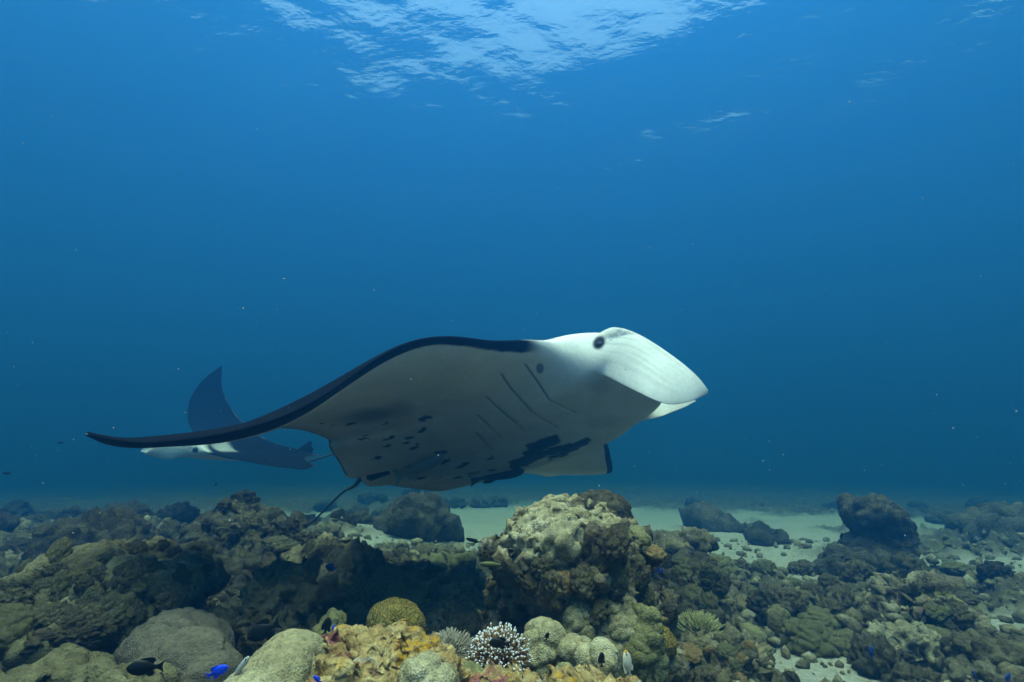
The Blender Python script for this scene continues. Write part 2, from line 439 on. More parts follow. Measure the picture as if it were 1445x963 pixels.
LEx_y = np.array([.085, .15, .2, .25, .3, .35, .4, .45, .5]); LEx_x = np.array([.145, .135, .12, .098, .065, .02, -.035, -.10, -.18])
TEx_y = np.array([.02, .06, .1, .15, .2, .25, .3, .35, .4, .45, .5]); TEx_x = np.array([-.29, -.275, -.25, -.215, -.19, -.172, -.163, -.16, -.155, -.15, -.14])
def wing_point(u, v, R, t, W, side, Y, X):       # where the pixel's ray meets the known plan outline of the wing
    cam0 = R.T @ (np.array([0, 0, CAMZ]) - t); d = R.T @ ray(u, v)
    ys = np.linspace(.0, .6, 2401); k = (side * ys * W - cam0[1]) / d[1]
    x = (cam0[0] + k * d[0]) / W; z = (cam0[2] + k * d[2]) / W
    i = (np.abs(x - np.interp(ys, Y, X)) + (k < 0) * 9).argmin()
    return np.array([x[i], ys[i], z[i]])

def manta_half(side, LE, TE, W, ns, nb, ntp, pw=1.7, sag=True):
    """One half of the disc: ns stations from the midline to the tip, nb rows below, ntp rows above."""
    LE = np.array(LE); TE = np.array(TE)
    t = np.r_[0, np.cumsum(np.linalg.norm(np.diff(LE * [.6, 1, 1], axis=0), axis=1))]; t /= t[-1]
    q = np.linspace(0, 1, ns)
    L = spline(t, LE, q) * W; Tq = spline(t, TE, q) * W
    tb = np.clip(spline(t, TB[:, None], q)[:, 0], .001, 1) * W; tt = np.clip(spline(t, TT[:, None], q)[:, 0], .001, 1) * W
    y = L[:, 1] / W
    if side > 0: tb = tb * (1 - .38 * ss(.02, .12, y))
    mid = (L * .6 + Tq * .4); span = np.gradient(mid, axis=0) * [0, 1, 1]; chord = L - Tq
    up = np.cross(chord * [1, 0, 1], span); up /= np.linalg.norm(up, axis=1)[:, None] + 1e-12
    kw = max(3, ns // 14); ker = np.hanning(2 * kw + 3)[1:-1]; ker /= ker.sum()
    up = up * np.sign(up[:, 2:3] + 1e-9)
    up = np.stack([np.convolve(np.r_[np.full(kw, up[0, a]), up[:, a], np.full(kw, up[-1, a])], ker, 'valid') for a in range(3)], 1)
    tb, tt = (np.convolve(np.r_[a[kw:0:-1], a, np.full(kw, a[-1])], ker, 'valid') for a in (tb, tt))
    up[0] = up[1] * [1, 0, 1]; up /= np.linalg.norm(up, axis=1)[:, None]
    mouth = 1 - ss(.03, .09, y)
    aLE = .34 + .18 * ss(.06, .22, y)
    rows, meta = [], []
    def shape(c):
        pk = .9 / (.9 + aLE); mx = pk ** .9 * (1 - pk) ** aLE
        return (c ** .9) * (1 - c) ** aLE / mx
    cb = spline(t, CB[:, None], q)[:, 0] * W * (1 if side < 0 and sag else 0)
    def row(c, sgn):
        f = shape(c); T = tb if sgn < 0 else tt
        lip = .60 if sgn < 0 else .45
        f2 = (c ** .9) * (1 - (1 - lip) * ss(.45, 1.05, c)) * 1.12
        f = f * (1 - mouth) + f2 * mouth
        return Tq + chord * c + up * (sgn * T * f - cb * 4 * c * (1 - c))[:, None]
    cs = 1 - (1 - np.linspace(0, 1, nb)) ** pw
    for c in cs: rows.append(row(float(c), -1)); meta.append((c, -1))
    for k in range(1, 8):              # mouth cavity between the lips (collapses to the leading edge elsewhere)
        a = k / 8; depth = .30 * math.sin(math.pi * a) ** .6
        zl, zu = row(1.0, -1), row(1.0, 1)
        p = (zl * (1 - a) + zu * a) - chord * (depth * mouth)[:, None]
        rows.append(p); meta.append((1 - depth, 0))
    ct = 1 - (1 - np.linspace(0, 1, ntp)) ** pw
    for c in ct[::-1]: rows.append(row(float(c), 1)); meta.append((c, 1))
    P = np.stack(rows, 0)              # rows x stations x 3
    P[..., 1] *= side
    return P, meta, q, y, mouth

def lobe(ctrl, n=96, k=110, th=.008, W=3.4):
    """Cephalic fin: ctrl[i] = (top point, bottom point, bulge) from its root to its tip, local coordinates."""
    tt = np.linspace(0, 1, len(ctrl)); q = np.linspace(0, 1, n)
    T = spline(tt, [c[0] for c in ctrl], q); B = spline(tt, [c[1] for c in ctrl], q); G = spline(tt, [[c[2]] for c in ctrl], q)[:, 0]
    out = np.array(ctrl[0][3]) if len(ctrl[0]) > 3 else np.array([0, -1, 0])
    w = np.linspace(0, 1, k)
    S = T[:, None] * (1 - w)[None, :, None] + B[:, None] * w[None, :, None] + (G[:, None] * np.sin(math.pi * w)[None] ** .9)[..., None] * out
    du = np.gradient(S, axis=0); dv = np.gradient(S, axis=1); N = np.cross(du, dv); N /= np.linalg.norm(N, axis=-1)[..., None] + 1e-9
    if (N[n // 3, k // 2] @ out) < 0: N = -N
    thk = th * np.sqrt(np.clip(1 - (2 * np.abs(w - .5)) ** 4, .02, 1))[None, :, None] * (1 - .75 * q)[:, None, None]
    A, Bk = S + N * thk, S - N * thk
    V = np.concatenate([A, Bk[:, ::-1]], 1)            # closed ring of 2k
    return V

def manta_mat():
    t = NT('manta_skin'); co = t.new('ShaderNodeTexCoord').outputs['Object']
    d = t.new('ShaderNodeAttribute', attribute_name='dark').outputs['Fac']; g = t.new('ShaderNodeAttribute', attribute_name='dusk').outputs['Fac']
    n = t.noise(co, 5, 5, .6)
    white = t.ramp(n, [(.3, (.70, .69, .63)), (.7, (.88, .87, .81))])
    white = t.mix(t.ramp(t.noise(co, 55, 4, .7), [(.35, (0, 0, 0)), (.72, (.32, .32, .32))]), white, (.45, .46, .44))
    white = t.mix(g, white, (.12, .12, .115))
    blk = t.ramp(t.noise(co, 14, 6, .7), [(.35, (.002, .002, .003)), (.7, (.006, .0065, .008))])
    blk = t.mix(t.ramp(t.noise(co, 9, 6, .8), [(.68, (0, 0, 0)), (.76, (1, 1, 1))]), blk, (.03, .031, .034))
    t.link(t.mix(d, white, blk), t.b.inputs['Base Color'])
    t.b.inputs['Roughness'].default_value = .65; t.b.inputs['Specular IOR Level'].default_value = .02
    t.link(t.bump(t.noise(co, 130, 3, .6), .25, .004, t.bump(n, .3, .01)), t.b.inputs['Normal'])
    return t.m
M['manta'] = manta_mat()
M['eye'] = plain('dark_eye', (.006, .006, .009), .55, .2)

def seg_d(P, a, b):
    a, b = np.array(a, float), np.array(b, float); ab = b - a
    k = np.clip(((P - a) @ ab) / (ab @ ab), 0, 1)
    return np.linalg.norm(P - a - k[:, None] * ab, axis=1), k

def build_manta(label, R, T, W, halves, lobes, tail, marks=None, blend=True, res=(420, 220, 60), group='manta rays'):
    root = empty('manta_ray', T, label, 'manta ray', group)
    root.rotation_euler = Matrix(R.tolist()).to_euler()
    Vs, Fs, dk, du, off = [], [], [], [], 0
    for side, LE, TE, ns in halves:
        P, meta, q, y, mouth = manta_half(side, LE, TE, W, ns, res[1], res[2], sag=marks is not None)
        k = P.shape[1]; nr = P.shape[0]
        C = np.array([m[0] for m in meta])[:, None] * np.ones((1, k)); Sg = np.array([m[1] for m in meta])[:, None] * np.ones((1, k))
        Yy = np.ones((nr, 1)) * y[None]; Mo = np.ones((nr, 1)) * mouth[None]
        V = P.reshape(-1, 3); c, sg, yy, mo = C.ravel(), Sg.ravel(), Yy.ravel(), Mo.ravel()
        nz = fbm(V * 9, 3, 4)
        band = .988 - .016 * ss(.12, .2, yy) - .03 * ss(.27, .34, yy) - (.75 if side < 0 else .0) * ss(.335, .40, yy) + .008 * nz
        dark = np.where(sg < 0, ss(-.006, .006, c - band) * ss(.15, .18, yy), 0.)
        x = V[:, 0] / W
        dark = np.where((sg < 0) & (c < .012) & (yy > .06), .7, dark)
        top = ss(.0, .02, .138 + .03 * ss(.07, .0, yy) - x + .01 * nz)         # white front of the head
        dark = np.where(sg > 0, np.maximum(top * ss(.0, .02, .985 + .05 * ss(.095, .12, yy) - c + .02 * nz), ss(.15, .19, yy)), dark)
        dark = np.where(sg == 0, np.where(mo > .5, .0, ss(.15, .18, yy)), dark)
        # pale shoulder chevrons on the back
        chev = ss(.035, .02, np.abs(x - .085 + .25 * (yy - .12))) * ss(.05, .09, yy) * ss(.21, .15, yy) * (sg > 0)
        dark = dark * (1 - .45 * chev)
        dusk = np.where(sg < 0, .32 * ss(.16, .02, c + .03 * nz) * ss(.05, .15, yy) + .05, .04)
        dusk = np.where((sg == 0) & (mo > .5), .75, dusk)
        if marks is not None and side < 0 or marks is not None and side > 0:
            V, dark, dusk = marks(V, dark, dusk, R, T, sg, P.shape, side)
        Fc = grid_faces(nr, k, False, off)
        if side < 0: Fc = Fc[:, ::-1]
        Vs.append(V); Fs.append(Fc); dk.append(dark); du.append(dusk); off += len(V)
    from mathutils.bvhtree import BVHTree
    skin = BVHTree.FromPolygons(np.concatenate(Vs).tolist(), np.concatenate(Fs).tolist())
    eye_c = R.T @ (np.array([0, 0, CAMZ]) - T)
    _n = skin.find_nearest(Vector((0, 0, -.2 * W)))[1]; sgn_in = 1.0 if _n.z > 0 else -1.0      # inward side of the skin
    lw = []
    for ctrl, hw in lobes:
        L = lobe(ctrl, W=W); n, k = L.shape[:2]
        if blend:                       # let the fin's root flow out of the side of the head
            for a in range(n):
                w0 = float(ss(.0, .48, a / (n - 1)))
                if w0 > .999: continue
                for b_ in range(k):
                    wb = min(b_, 2 * k // 2 - 1 - b_) / (k // 2 - 1) if k else 0
                    wt = max(w0, float(ss(.30, .0, wb)) * float(ss(.05, .28, a / (n - 1))))
                    p = L[a, b_]; near = skin.find_nearest(Vector(p))
                    if near[0] is None: continue
                    front = b_ < k // 2
                    q_ = np.array(near[0]) + np.array(near[1]) * sgn_in * .002
                    tgt = q_ + (p - q_) * (.0 if front else .0)
                    L[a, b_] = tgt * (1 - wt) + p * wt
        V = L.reshape(-1, 3); lw.append((off, n, k))
        Fc = grid_faces(n, k, True, off)
        Vs.append(V); Fs.append(Fc)
        half = (np.arange(n * k) % k) < k // 2
        gq, gw = np.repeat(np.linspace(0, 1, n), k), np.tile(np.r_[np.linspace(0, 1, k // 2), np.linspace(1, 0, k // 2)], n)
        st_ = fbm(np.stack([gq * 3.5, gw * 22 - gq * 5, 0 * gq], 1), 3, 8)
        pl = proj(V @ R.T + T); bl_ = .97 * ss(1.15, .65, np.hypot((pl[:, 0] - 845 + .2 * (pl[:, 1] - 485) + .0) / 9.5, (pl[:, 1] - 484 + .0) / 10.5)) * (V[:, 1] < 0) if marks is not None else 0
        dk.append(np.zeros(n * k) + bl_); du.append(.03 + .20 * ss(-.05, .5, st_) * half * ss(1.0, .6, gw) * ss(1.0, .55, gq)); off += len(V)
    pts, rad = tail                       # whip tail, and the small dorsal fin at its root
    pts = spline(np.linspace(0, 1, len(pts)), pts, np.linspace(0, 1, 60)); rad = np.interp(np.linspace(0, 1, 60), np.linspace(0, 1, len(rad)), rad)
    V, Fc = tube_tree([(pts, rad)], 10); Fc = [f + [f[-1]] * (4 - len(f)) if len(f) < 4 else f for f in Fc]
    Vs.append(V); Fs.append(np.array([f for f in Fc if len(f) == 4]) + off); dk.append(np.ones(len(V)) * .95); du.append(np.zeros(len(V))); off += len(V)
    dfp = np.array([(-.212, .010), (-.236, .034), (-.256, .052), (-.272, .054), (-.270, .036), (-.268, .015), (-.265, -.012), (-.225, -.012)]) * W
    n = len(dfp); V = np.concatenate([np.c_[dfp[:, 0], np.full(n, e * .012 * W / 3.4) * (1.2 - dfp[:, 1] / dfp[:, 1].max()), dfp[:, 1]] for e in (1, -1)])
    fl = [[off + i, off + (i + 1) % n, off + n + (i + 1) % n, off + n + i] for i in range(n)]
    fl += [[off + 0, off + 1, off + 6, off + 7], [off + 1, off + 2, off + 5, off + 6], [off + 2, off + 3, off + 4, off + 5]]
    fl += [[x + n for x in f[::-1]] for f in fl[-3:]]
    Vs.append(V); Fs.append(np.array(fl)); dk.append(np.ones(len(V))); du.append(np.zeros(len(V))); off += len(V)
    m = mesh('body', np.concatenate(Vs), np.concatenate(Fs), M['manta'])
    attr(m, 'dark', np.concatenate(dk)); attr(m, 'dusk', np.concatenate(du))
    wv = np.ones(off)
    for o_, n_, k_ in lw: wv[o_:o_ + n_ * k_] = np.repeat(ss(.04, .62, np.linspace(0, 1, n_)), k_)
    attr(m, 'root_blend', wv)
    body = obj('body', m, root)
    bm = bmesh.new(); bm.from_mesh(m); bmesh.ops.remove_doubles(bm, verts=bm.verts, dist=.0003); bmesh.ops.recalc_face_normals(bm, faces=bm.faces); bm.to_mesh(m); bm.free()
    V, N = arrays(m); wv = np.empty(len(V), np.float32); m.attributes['root_blend'].data.foreach_get('value', wv)
    for i in np.nonzero(wv < .999)[0]:          # shade the fin's root as one skin with the head
        nf = np.array(skin.find_nearest(Vector(V[i]))[1]) * -sgn_in
        wq = 1 - (1 - wv[i]) * float(ss(.1, .6, nf @ N[i]))
        q_ = nf * (1 - wq) + N[i] * wq; N[i] = q_ / np.linalg.norm(q_)
    m.normals_split_custom_set_from_vertices(N.tolist())
    return root, body
def add_eye(root, body, hit, nrm, r):
    v, f = ico(3)
    m = mesh('eye', v * r, f, M['eye']); o = obj('eye', m, root, Vector(hit) - Vector(nrm) * r * .45); o.scale = (1.25, .8, 1.0)
    return o

# --- the near manta: body pose and wing outline from the photograph
SZ = 1.24
W1 = 3.4 * SZ
def fit_pose():
    return rot(math.radians(-27.1), math.radians(16.5), math.radians(-20.5)), np.array([-.01 * SZ, 2.63 * SZ, CAMZ + (1.12 - CAMZ) * SZ])
R1, T1 = fit_pose()
def local1(u, v, y):                    # pixel ray meets the plane y = const of the near manta (units of disc width)
    cam0 = R1.T @ (np.array([0, 0, CAMZ]) - T1); d = R1.T @ ray(u, v); k = (y * W1 - cam0[1]) / d[1]
    return cam0 + k * d
leP = [(735, 481), (690, 481), (650, 476), (590, 480), (520, 514), (440, 568), (360, 601), (280, 618), (200, 625), (122, 612)]
teP = [(462, 620), (440, 611), (415, 606), (380, 604), (335, 610), (285, 616), (240, 622), (190, 625)]
z0 = np.zeros(17)
LE_R = np.stack([ST_LEX, ST_Y, np.r_[.0, .0, .0, .0, .0, -.004, -.016, z0[:10]]], 1)
for i, p in enumerate(leP): LE_R[7 + i] = wing_point(*p, R1, T1, W1, -1, LEx_y, LEx_x)
TE_R = np.stack([ST_TEX, ST_TEY, z0], 1)
TE_R[1:7, 2] = [-.008, -.006, .0, .0, .0, -.002]
for i, p in enumerate(teP): TE_R[6 + i] = wing_point(*p, R1, T1, W1, -1, TEx_y, TEx_x)
TE_R[16] = LE_R[16]; TE_R[14] = TE_R[13] * .66 + LE_R[16] * .34 + [-.012, 0, 0]; TE_R[15] = TE_R[13] * .33 + LE_R[16] * .67 + [-.010, 0, 0]
LE_L = np.stack([ST_LEX, ST_Y, np.r_[0, 0, 0, 0, 0, -.004, -.004, .002, .012, .022, .030, .033, .030, .02, .025, .045, .075]], 1)
LE_L[5] = (.134, .125, .004)
for i, p in enumerate([(866, 598, .155), (848, 600, .19), (846, 606, .23), (850, 615, .26), (857, 627, .29), (861, 641, .325), (864, 656, .355), (862, 667, .385)]): LE_L[6 + i] = local1(*p) / W1
LE_L[14] = local1(840, 664, .412) / W1; LE_L[15] = local1(815, 662, .435) / W1; LE_L[16] = local1(790, 660, .45) / W1
TE_L = np.stack([ST_TEX, ST_TEY, np.r_[0, -.008, -.006, 0, 0, 0, 0, .01, .025, .04, .058, .07, .08, .09, .095, .1, .11]], 1)
TE_L[16] = LE_L[16]

SPOTS = [(600.5, 590.5, 8, 4.4), (595.5, 607, 5, 3.2), (578, 617, 6.5, 2.8), (553, 616.5, 5, 3), (543.5, 619.5, 5, 2.2), (572.5, 625, 5.5, 2.3), (585, 632, 6, 3.3), (545, 630, 7.5, 2.2),
         (532, 647, 6, 2.4), (543.5, 598, 5, 2), (495.5, 598, 7, 1.6), (515.5, 614, 5, 1.3), (513, 620, 8, 1.6), (454, 598, 4, 1.1), (468, 601, 4, 1.1), (627, 651.5, 7.5, 4), (652.5, 657.5, 10, 3.8),
         (597.5, 652, 7, 3), (622, 640, 9, 4), (691, 647, 4.5, 3.2), (592, 675, 8, 1.5), (618, 674, 6, 1.5), (647, 674, 7, 1.7), (668, 668, 9, 2.2), (693, 664, 8, 1.8)]
STROKES = [((746, 631), (784, 617), 4), ((742, 639), (785, 623), 5), ((726, 657), (757, 643), 7), ((757, 643), (803, 630), 5), ((776, 646), (793, 641), 2.5), ((793, 641), (829, 622), 4.5)]
GILLS = [[(741, 515), (760, 542), (775, 566), (812, 583)], [(707, 529), (722, 551), (750, 582), (785, 604)], [(686, 561), (706, 580), (728, 598), (740, 608)], [(674, 587), (690, 602), (706, 618)], [(671, 611), (683, 622), (694, 636)]]
def near_marks(V, dark, dusk, R, T, sg, shp, side):
    n = len(V); Pw = V @ R.T + T; px = proj(Pw); vt = sg < 0
    rg = np.random.default_rng(12)
    for k_ in range(8):                 # wavy outlines
        kv = rg.normal(0, 1, 3); kv *= 2 * math.pi / (.045 * 3 ** rg.random()) / np.linalg.norm(kv)
        px = px + np.stack([np.sin(V @ kv + rg.random() * 6), np.sin(V @ kv * 1.1 + rg.random() * 6)], 1) * .5
    px2 = proj(Pw)
    if side > 0: vt = vt & (np.abs(V[:, 1]) < .14 * W1)
    for (u, v, a, b) in SPOTS:
        q = np.hypot((px[:, 0] - u + .6 * (px[:, 1] - v)) / a, (px[:, 1] - v + .18 * (px[:, 0] - u)) / b)
        dark = np.where(vt, np.maximum(dark, .93 * ss(1.12, .72, q)), dark)
    for a, b, wd in STROKES:
        d, k = seg_d(px, a, b); dark = np.where(vt, np.maximum(dark, .97 * ss(wd + .8, wd - .8, d)), dark)
    q = np.hypot((px2[:, 0] - 762) / 5.5, (px2[:, 1] - 520) / 7.5)
    dark = np.where(vt, np.maximum(dark, .75 * ss(1.2, .8, q)), dark)
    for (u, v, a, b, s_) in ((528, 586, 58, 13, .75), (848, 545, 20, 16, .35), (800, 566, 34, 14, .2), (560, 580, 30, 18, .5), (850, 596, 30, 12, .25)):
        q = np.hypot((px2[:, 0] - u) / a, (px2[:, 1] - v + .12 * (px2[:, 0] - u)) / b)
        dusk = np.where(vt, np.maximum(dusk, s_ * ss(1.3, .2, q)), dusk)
    q = np.hypot((px[:, 0] - 845 + .2 * (px[:, 1] - 485)) / 11, (px[:, 1] - 484) / 12)
    q = np.hypot((px2[:, 0] - 845 + .2 * (px2[:, 1] - 485) ) / 9.5, (px2[:, 1] - 484 ) / 10.5)
    dark = np.where((side < 0) & (np.abs(V[:, 1]) > .05 * W1), np.maximum(dark, .97 * ss(1.15, .65, q)), dark)
    disp = np.zeros(n)
    for g in GILLS:
        for a, b in zip(g[:-1], g[1:]):
            d, k = seg_d(px2, a, b)
            f = .55 if b == g[-1] else 1.
            disp = np.where(vt, np.minimum(disp, -.018 * f * ss(2.0, .2, d)), disp)
            dark = np.where(vt, np.maximum(dark, .85 * f * ss(1.2, .35, d)), dark)
            dn = (px2[:, 0] - a[0]) * (b[1] - a[1]) - (px2[:, 1] - a[1]) * (b[0] - a[0])
            disp = np.where(vt & (dn < 0) & (disp > -.001), np.maximum(disp, .011 * f * ss(10, 1, d)), disp)
    G = V.reshape(*shp); du_ = np.gradient(G, axis=0); dv_ = np.gradient(G, axis=1); N = np.cross(du_, dv_).reshape(-1, 3); N /= np.linalg.norm(N, axis=1)[:, None] + 1e-9
    N = N * -np.sign(N[:, 2:3] + 1e-9)          # outward on the underside
    V = V + N * disp[:, None]
    return V, dark, dusk

lobe_R = [(local1(818, 470, -.090), local1(824, 520, -.086), .0, (0, -1, 0)), (local1(840, 465, -.092), local1(842, 529, -.089), .002),
          (local1(862, 462, -.093), local1(862, 538, -.094), .006), (local1(886, 466, -.094), local1(880, 545, -.103), .010), (local1(912, 478, -.092), local1(903, 555, -.108), .012), (local1(940, 496, -.087), local1(924, 565, -.104), .013),
          (local1(968, 517, -.078), local1(950, 571, -.092), .011), (local1(988, 536, -.066), local1(979, 565, -.074), .006), (local1(999, 551, -.056), local1(998, 556, -.054), .0)]
lobe_L = [(local1(880, 520, .080), local1(880, 592, .074), .0, (0, 1, 0)),
          (local1(905, 520, .088), local1(905, 596, .086), .008), (local1(925, 530, .088), local1(926, 592, .086), .014), (local1(945, 540, .082), local1(948, 582, .08), .016),
          (local1(962, 552, .072), local1(966, 575, .068), .010), (local1(975, 563, .06), local1(977, 569, .058), .004), (local1(981, 565, .055), local1(982, 567, .054), .0)]
tl0 = np.array([-.27, 0, .012]) * W1
def tail_px(u, v, d): return R1.T @ (at(u, v, d * SZ) - T1)
tail1 = [tl0, tail_px(502, 684, 3.42), tail_px(488, 692, 3.52), tail_px(470, 708, 3.62), tail_px(448, 730, 3.72), tail_px(430, 746, 3.8), tail_px(414, 760, 3.88)]
manta1, body1 = build_manta('large white-bellied manta ray with spotted belly and spread head fin, gliding above the coral', R1, T1, W1,
    [(-1, LE_R, TE_R, 440), (1, LE_L, TE_L, 220)], [(lobe_R, .0), (lobe_L, .0)], (tail1, [.026, .015, .0105, .009, .0075, .006, .003]), near_marks)

def cast(body, root, u, v):             # first point of a manta's skin on a pixel's ray, in the manta's own coordinates
    from mathutils.bvhtree import BVHTree
    bm = bmesh.new(); bm.from_mesh(body.data); tr = BVHTree.FromBMesh(bm); bm.free()
    Rm = np.array(root.rotation_euler.to_matrix()); T = np.array(root.location)
    o = Rm.T @ (np.array([0, 0, CAMZ]) - T); d = Rm.T @ ray(u, v)
    h = tr.ray_cast(Vector(o), Vector(d).normalized())
    return h[0], h[1]
hit, nr_ = cast(body1, manta1, 845, 486)
if hit: add_eye(manta1, body1, hit, nr_, .019)

# --- the far manta: turned the other way, far wing raised, near wing level
W2 = 3.1
R2 = rot(math.radians(180 + 40), math.radians(3), math.radians(-5))
T2 = at(336, 636, 6.4)
up_z = np.r_[0, 0, 0, 0, 0, .004, .012, .028, .055, .082, .115, .15, .185, .22, .25, .285, .33]
LE2 = np.stack([ST_LEX, ST_Y * np.r_[1, 1, 1, 1, 1, 1, 1, 1, .98, .96, .93, .89, .85, .81, .78, .76, .75], up_z], 1)
LE2[8:, 0] += [.02, .05, .08, .105, .125, .14, .15, .152, .145]
TE2 = np.stack([ST_TEX, ST_TEY, np.r_[0, -.004, -.004, 0, 0, 0, .006, .018, .036, .06, .09, .125, .165, .205, .245, .285, .33]], 1)
TE2[9:, 1] *= np.linspace(.97, .75, 8); ch = np.array([.285, .25, .215, .18, .145, .11, .08, .05, 0]); TE2[8:, 0] = LE2[8:, 0] - ch; TE2[16] = LE2[16]
TE2[:4, 0] = [-.306, -.304, -.294, -.278]
LE3 = np.stack([ST_LEX, ST_Y, -.02 * ss(.12, .45, ST_Y)], 1); TE3 = np.stack([ST_TEX, ST_TEY, -.01 * ss(.12, .45, ST_TEY)], 1); TE3[16] = LE3[16]; TE3[:4, 0] = TE2[:4, 0]
def lobe2(s):
    c = [((.150, .075, .030), (.150, .075, -.03)), ((.19, .083, .032), (.188, .083, -.034)), ((.225, .083, .028), (.222, .082, -.036)), ((.255, .078, .018), (.252, .074, -.034)), ((.28, .068, .0), (.276, .062, -.030)), ((.297, .056, -.02), (.297, .054, -.026))]
    return [(np.array(a) * [1, s, 1] * W2, np.array(b) * [1, s, 1] * W2, .012, (0, s, 0)) for a, b in c]
def tail2(u, v, d): return R2.T @ (at(u, v, d) - T2)
manta2, body2 = build_manta('distant dark manta ray with one wing raised, swimming the other way behind the large one', R2, T2, W2,
    [(-1, LE2, TE2, 160), (1, LE3, TE3, 160)], [(lobe2(-1), .0), (lobe2(1), .0)],
    ([np.array([-.27, 0, .02]) * W2, tail2(425, 652, 7.3), tail2(447, 648, 7.4), tail2(466, 642, 7.5), tail2(486, 635, 7.6), tail2(505, 629, 7.7)], [.038, .026, .020, .016, .011, .006]), None, True, (160, 60, 40))
for sd in (-1, 1):
    v_, f_ = ico(3)
    e_ = obj('eye', mesh('eye', v_ * .03, f_, M['eye']), manta2, Vector((.158 * W2, sd * .098 * W2, .0)))

# ------------------------------------------------------------------ corals and rocks of the foreground
B = empty('coral_bommie', at(805, 940, 2.05), 'tall coral boulder with pale lumpy crown and dark overhang, under the large manta ray', 'coral')
BR = coral('base_rock', [(800, 800, 2.48, 88, 66, .27), (785, 880, 2.62, 90, 80, .26), (868, 835, 2.62, 50, 85, .24), (893, 905, 2.5, 40, 75, .2), (738, 850, 2.6, 42, 95, .2), (765, 790, 2.36, 60, 38, .2), (845, 785, 2.36, 44, 34, .2), (800, 840, 2.42, 80, 40, .22), (885, 770, 2.6, 30, 30, .16), (905, 860, 2.6, 26, 60, .16), (820, 930, 2.5, 110, 40, .25)],
      'rock', .0085, [(.16, .03), (.06, .018)], [(7, .04), (22, .028), (60, .012)], 101, B)
CR = coral('coral_crown', [(788, 740, 2.44, 68, 28, .24), (752, 755, 2.38, 38, 28, .2), (832, 738, 2.44, 32, 28, .2), (795, 726, 2.5, 46, 18, .22), (728, 778, 2.36, 20, 18, .12), (780, 752, 2.3, 40, 16, .14), (822, 755, 2.34, 24, 14, .12)],
      'porites', .007, [(.10, .022), (.036, .015)], [(7, .03), (34, .014)], 102, B)
coral('coral_colony', [(706, 790, 2.46, 15, 14, .07)], 'porites', .006, [(.03, .010)], [(14, .006)], 103, B)
coral('coral_colony', [(838, 763, 2.30, 24, 14, .09), (800, 775, 2.26, 26, 10, .08)], 'front', .006, [(.04, .014)], [(24, .022)], 104, B)
coral('coral_colony', [(866, 792, 2.36, 13, 11, .06)], 'olive', .006, [(.035, .010)], [(14, .006)], 105, B)
coral('coral_colony', [(905, 752, 2.55, 14, 12, .08), (880, 752, 2.5, 18, 10, .1)], 'olive', .006, [(.03, .008)], [(20, .015)], 106, B)
coral('coral_colony', [(690, 828, 2.5, 12, 16, .06)], 'olive', .006, [(.03, .01)], [(20, .012)], 107, B)

coral('lobed_coral', [(846, 722, 2.95, 36, 22, .15), (866, 735, 2.95, 18, 20, .12), (850, 765, 2.98, 30, 60, .12), (850, 860, 3.0, 45, 70, .15)], 'dark', .010, [(.06, .025)], [(12, .01)], 110, None, 'dark rounded coral top peeking out from behind the pale lumpy crown')
coral('lobed_coral', [(815, 878, 2.20, 27, 33, .09), (812, 860, 2.22, 22, 20, .08), (815, 905, 2.24, 24, 22, .08)], 'porites', .0055, [(.075, .012), (.030, .011)], [(9, .008)], 111, None, 'tan knobbly coral column, shorter and left of its taller twin on the boulder')
coral('lobed_coral', [(866, 860, 2.2, 24, 24, .08), (868, 892, 2.18, 33, 34, .10), (872, 920, 2.16, 30, 34, .10)], 'porites', .0055, [(.075, .012), (.030, .011)], [(9, .008)], 112, None, 'tallest knobbly tan coral column growing up the front of the boulder')
coral('lobed_coral', [(772, 910, 2.02, 25, 28, .08), (760, 925, 2.0, 18, 22, .07), (786, 918, 2.02, 14, 22, .06)], 'porites', .0055, [(.075, .016)], [(9, .008)], 113, None, 'pale lumpy coral ball beside the white-tipped branching coral')
coral('lobed_coral', [(812, 925, 1.98, 22, 20, .07), (830, 938, 1.92, 16, 17, .05), (849, 938, 1.9, 16, 22, .06), (795, 935, 2.0, 18, 24, .06)], 'porites', .0055, [(.06, .012)], [(20, .012)], 114, None, 'low pale rounded coral at the foot of the tall knobbly columns')
coral('lobed_coral', [(908, 905, 2.12, 20, 40, .08), (900, 940, 2.1, 26, 40, .09)], 'olive', .006, [(.045, .012)], [(14, .015)], 115, None, 'upright olive coral ridge right of the tall knobbly column')
coral('lobed_coral', [(797, 952, 1.7, 10, 11, .035)], 'olive', .004, [(.03, .006)], [(14, .004)], 116, None, 'tiny olive coral button in front of the lumpy coral ball')
coral('lobed_coral', [(935, 905, 2.3, 14, 18, .06)], 'brain', .005, [(.03, .006)], [(14, .008)], 117, None, 'small rust brown coral knob between the boulder and the yellow branching coral')

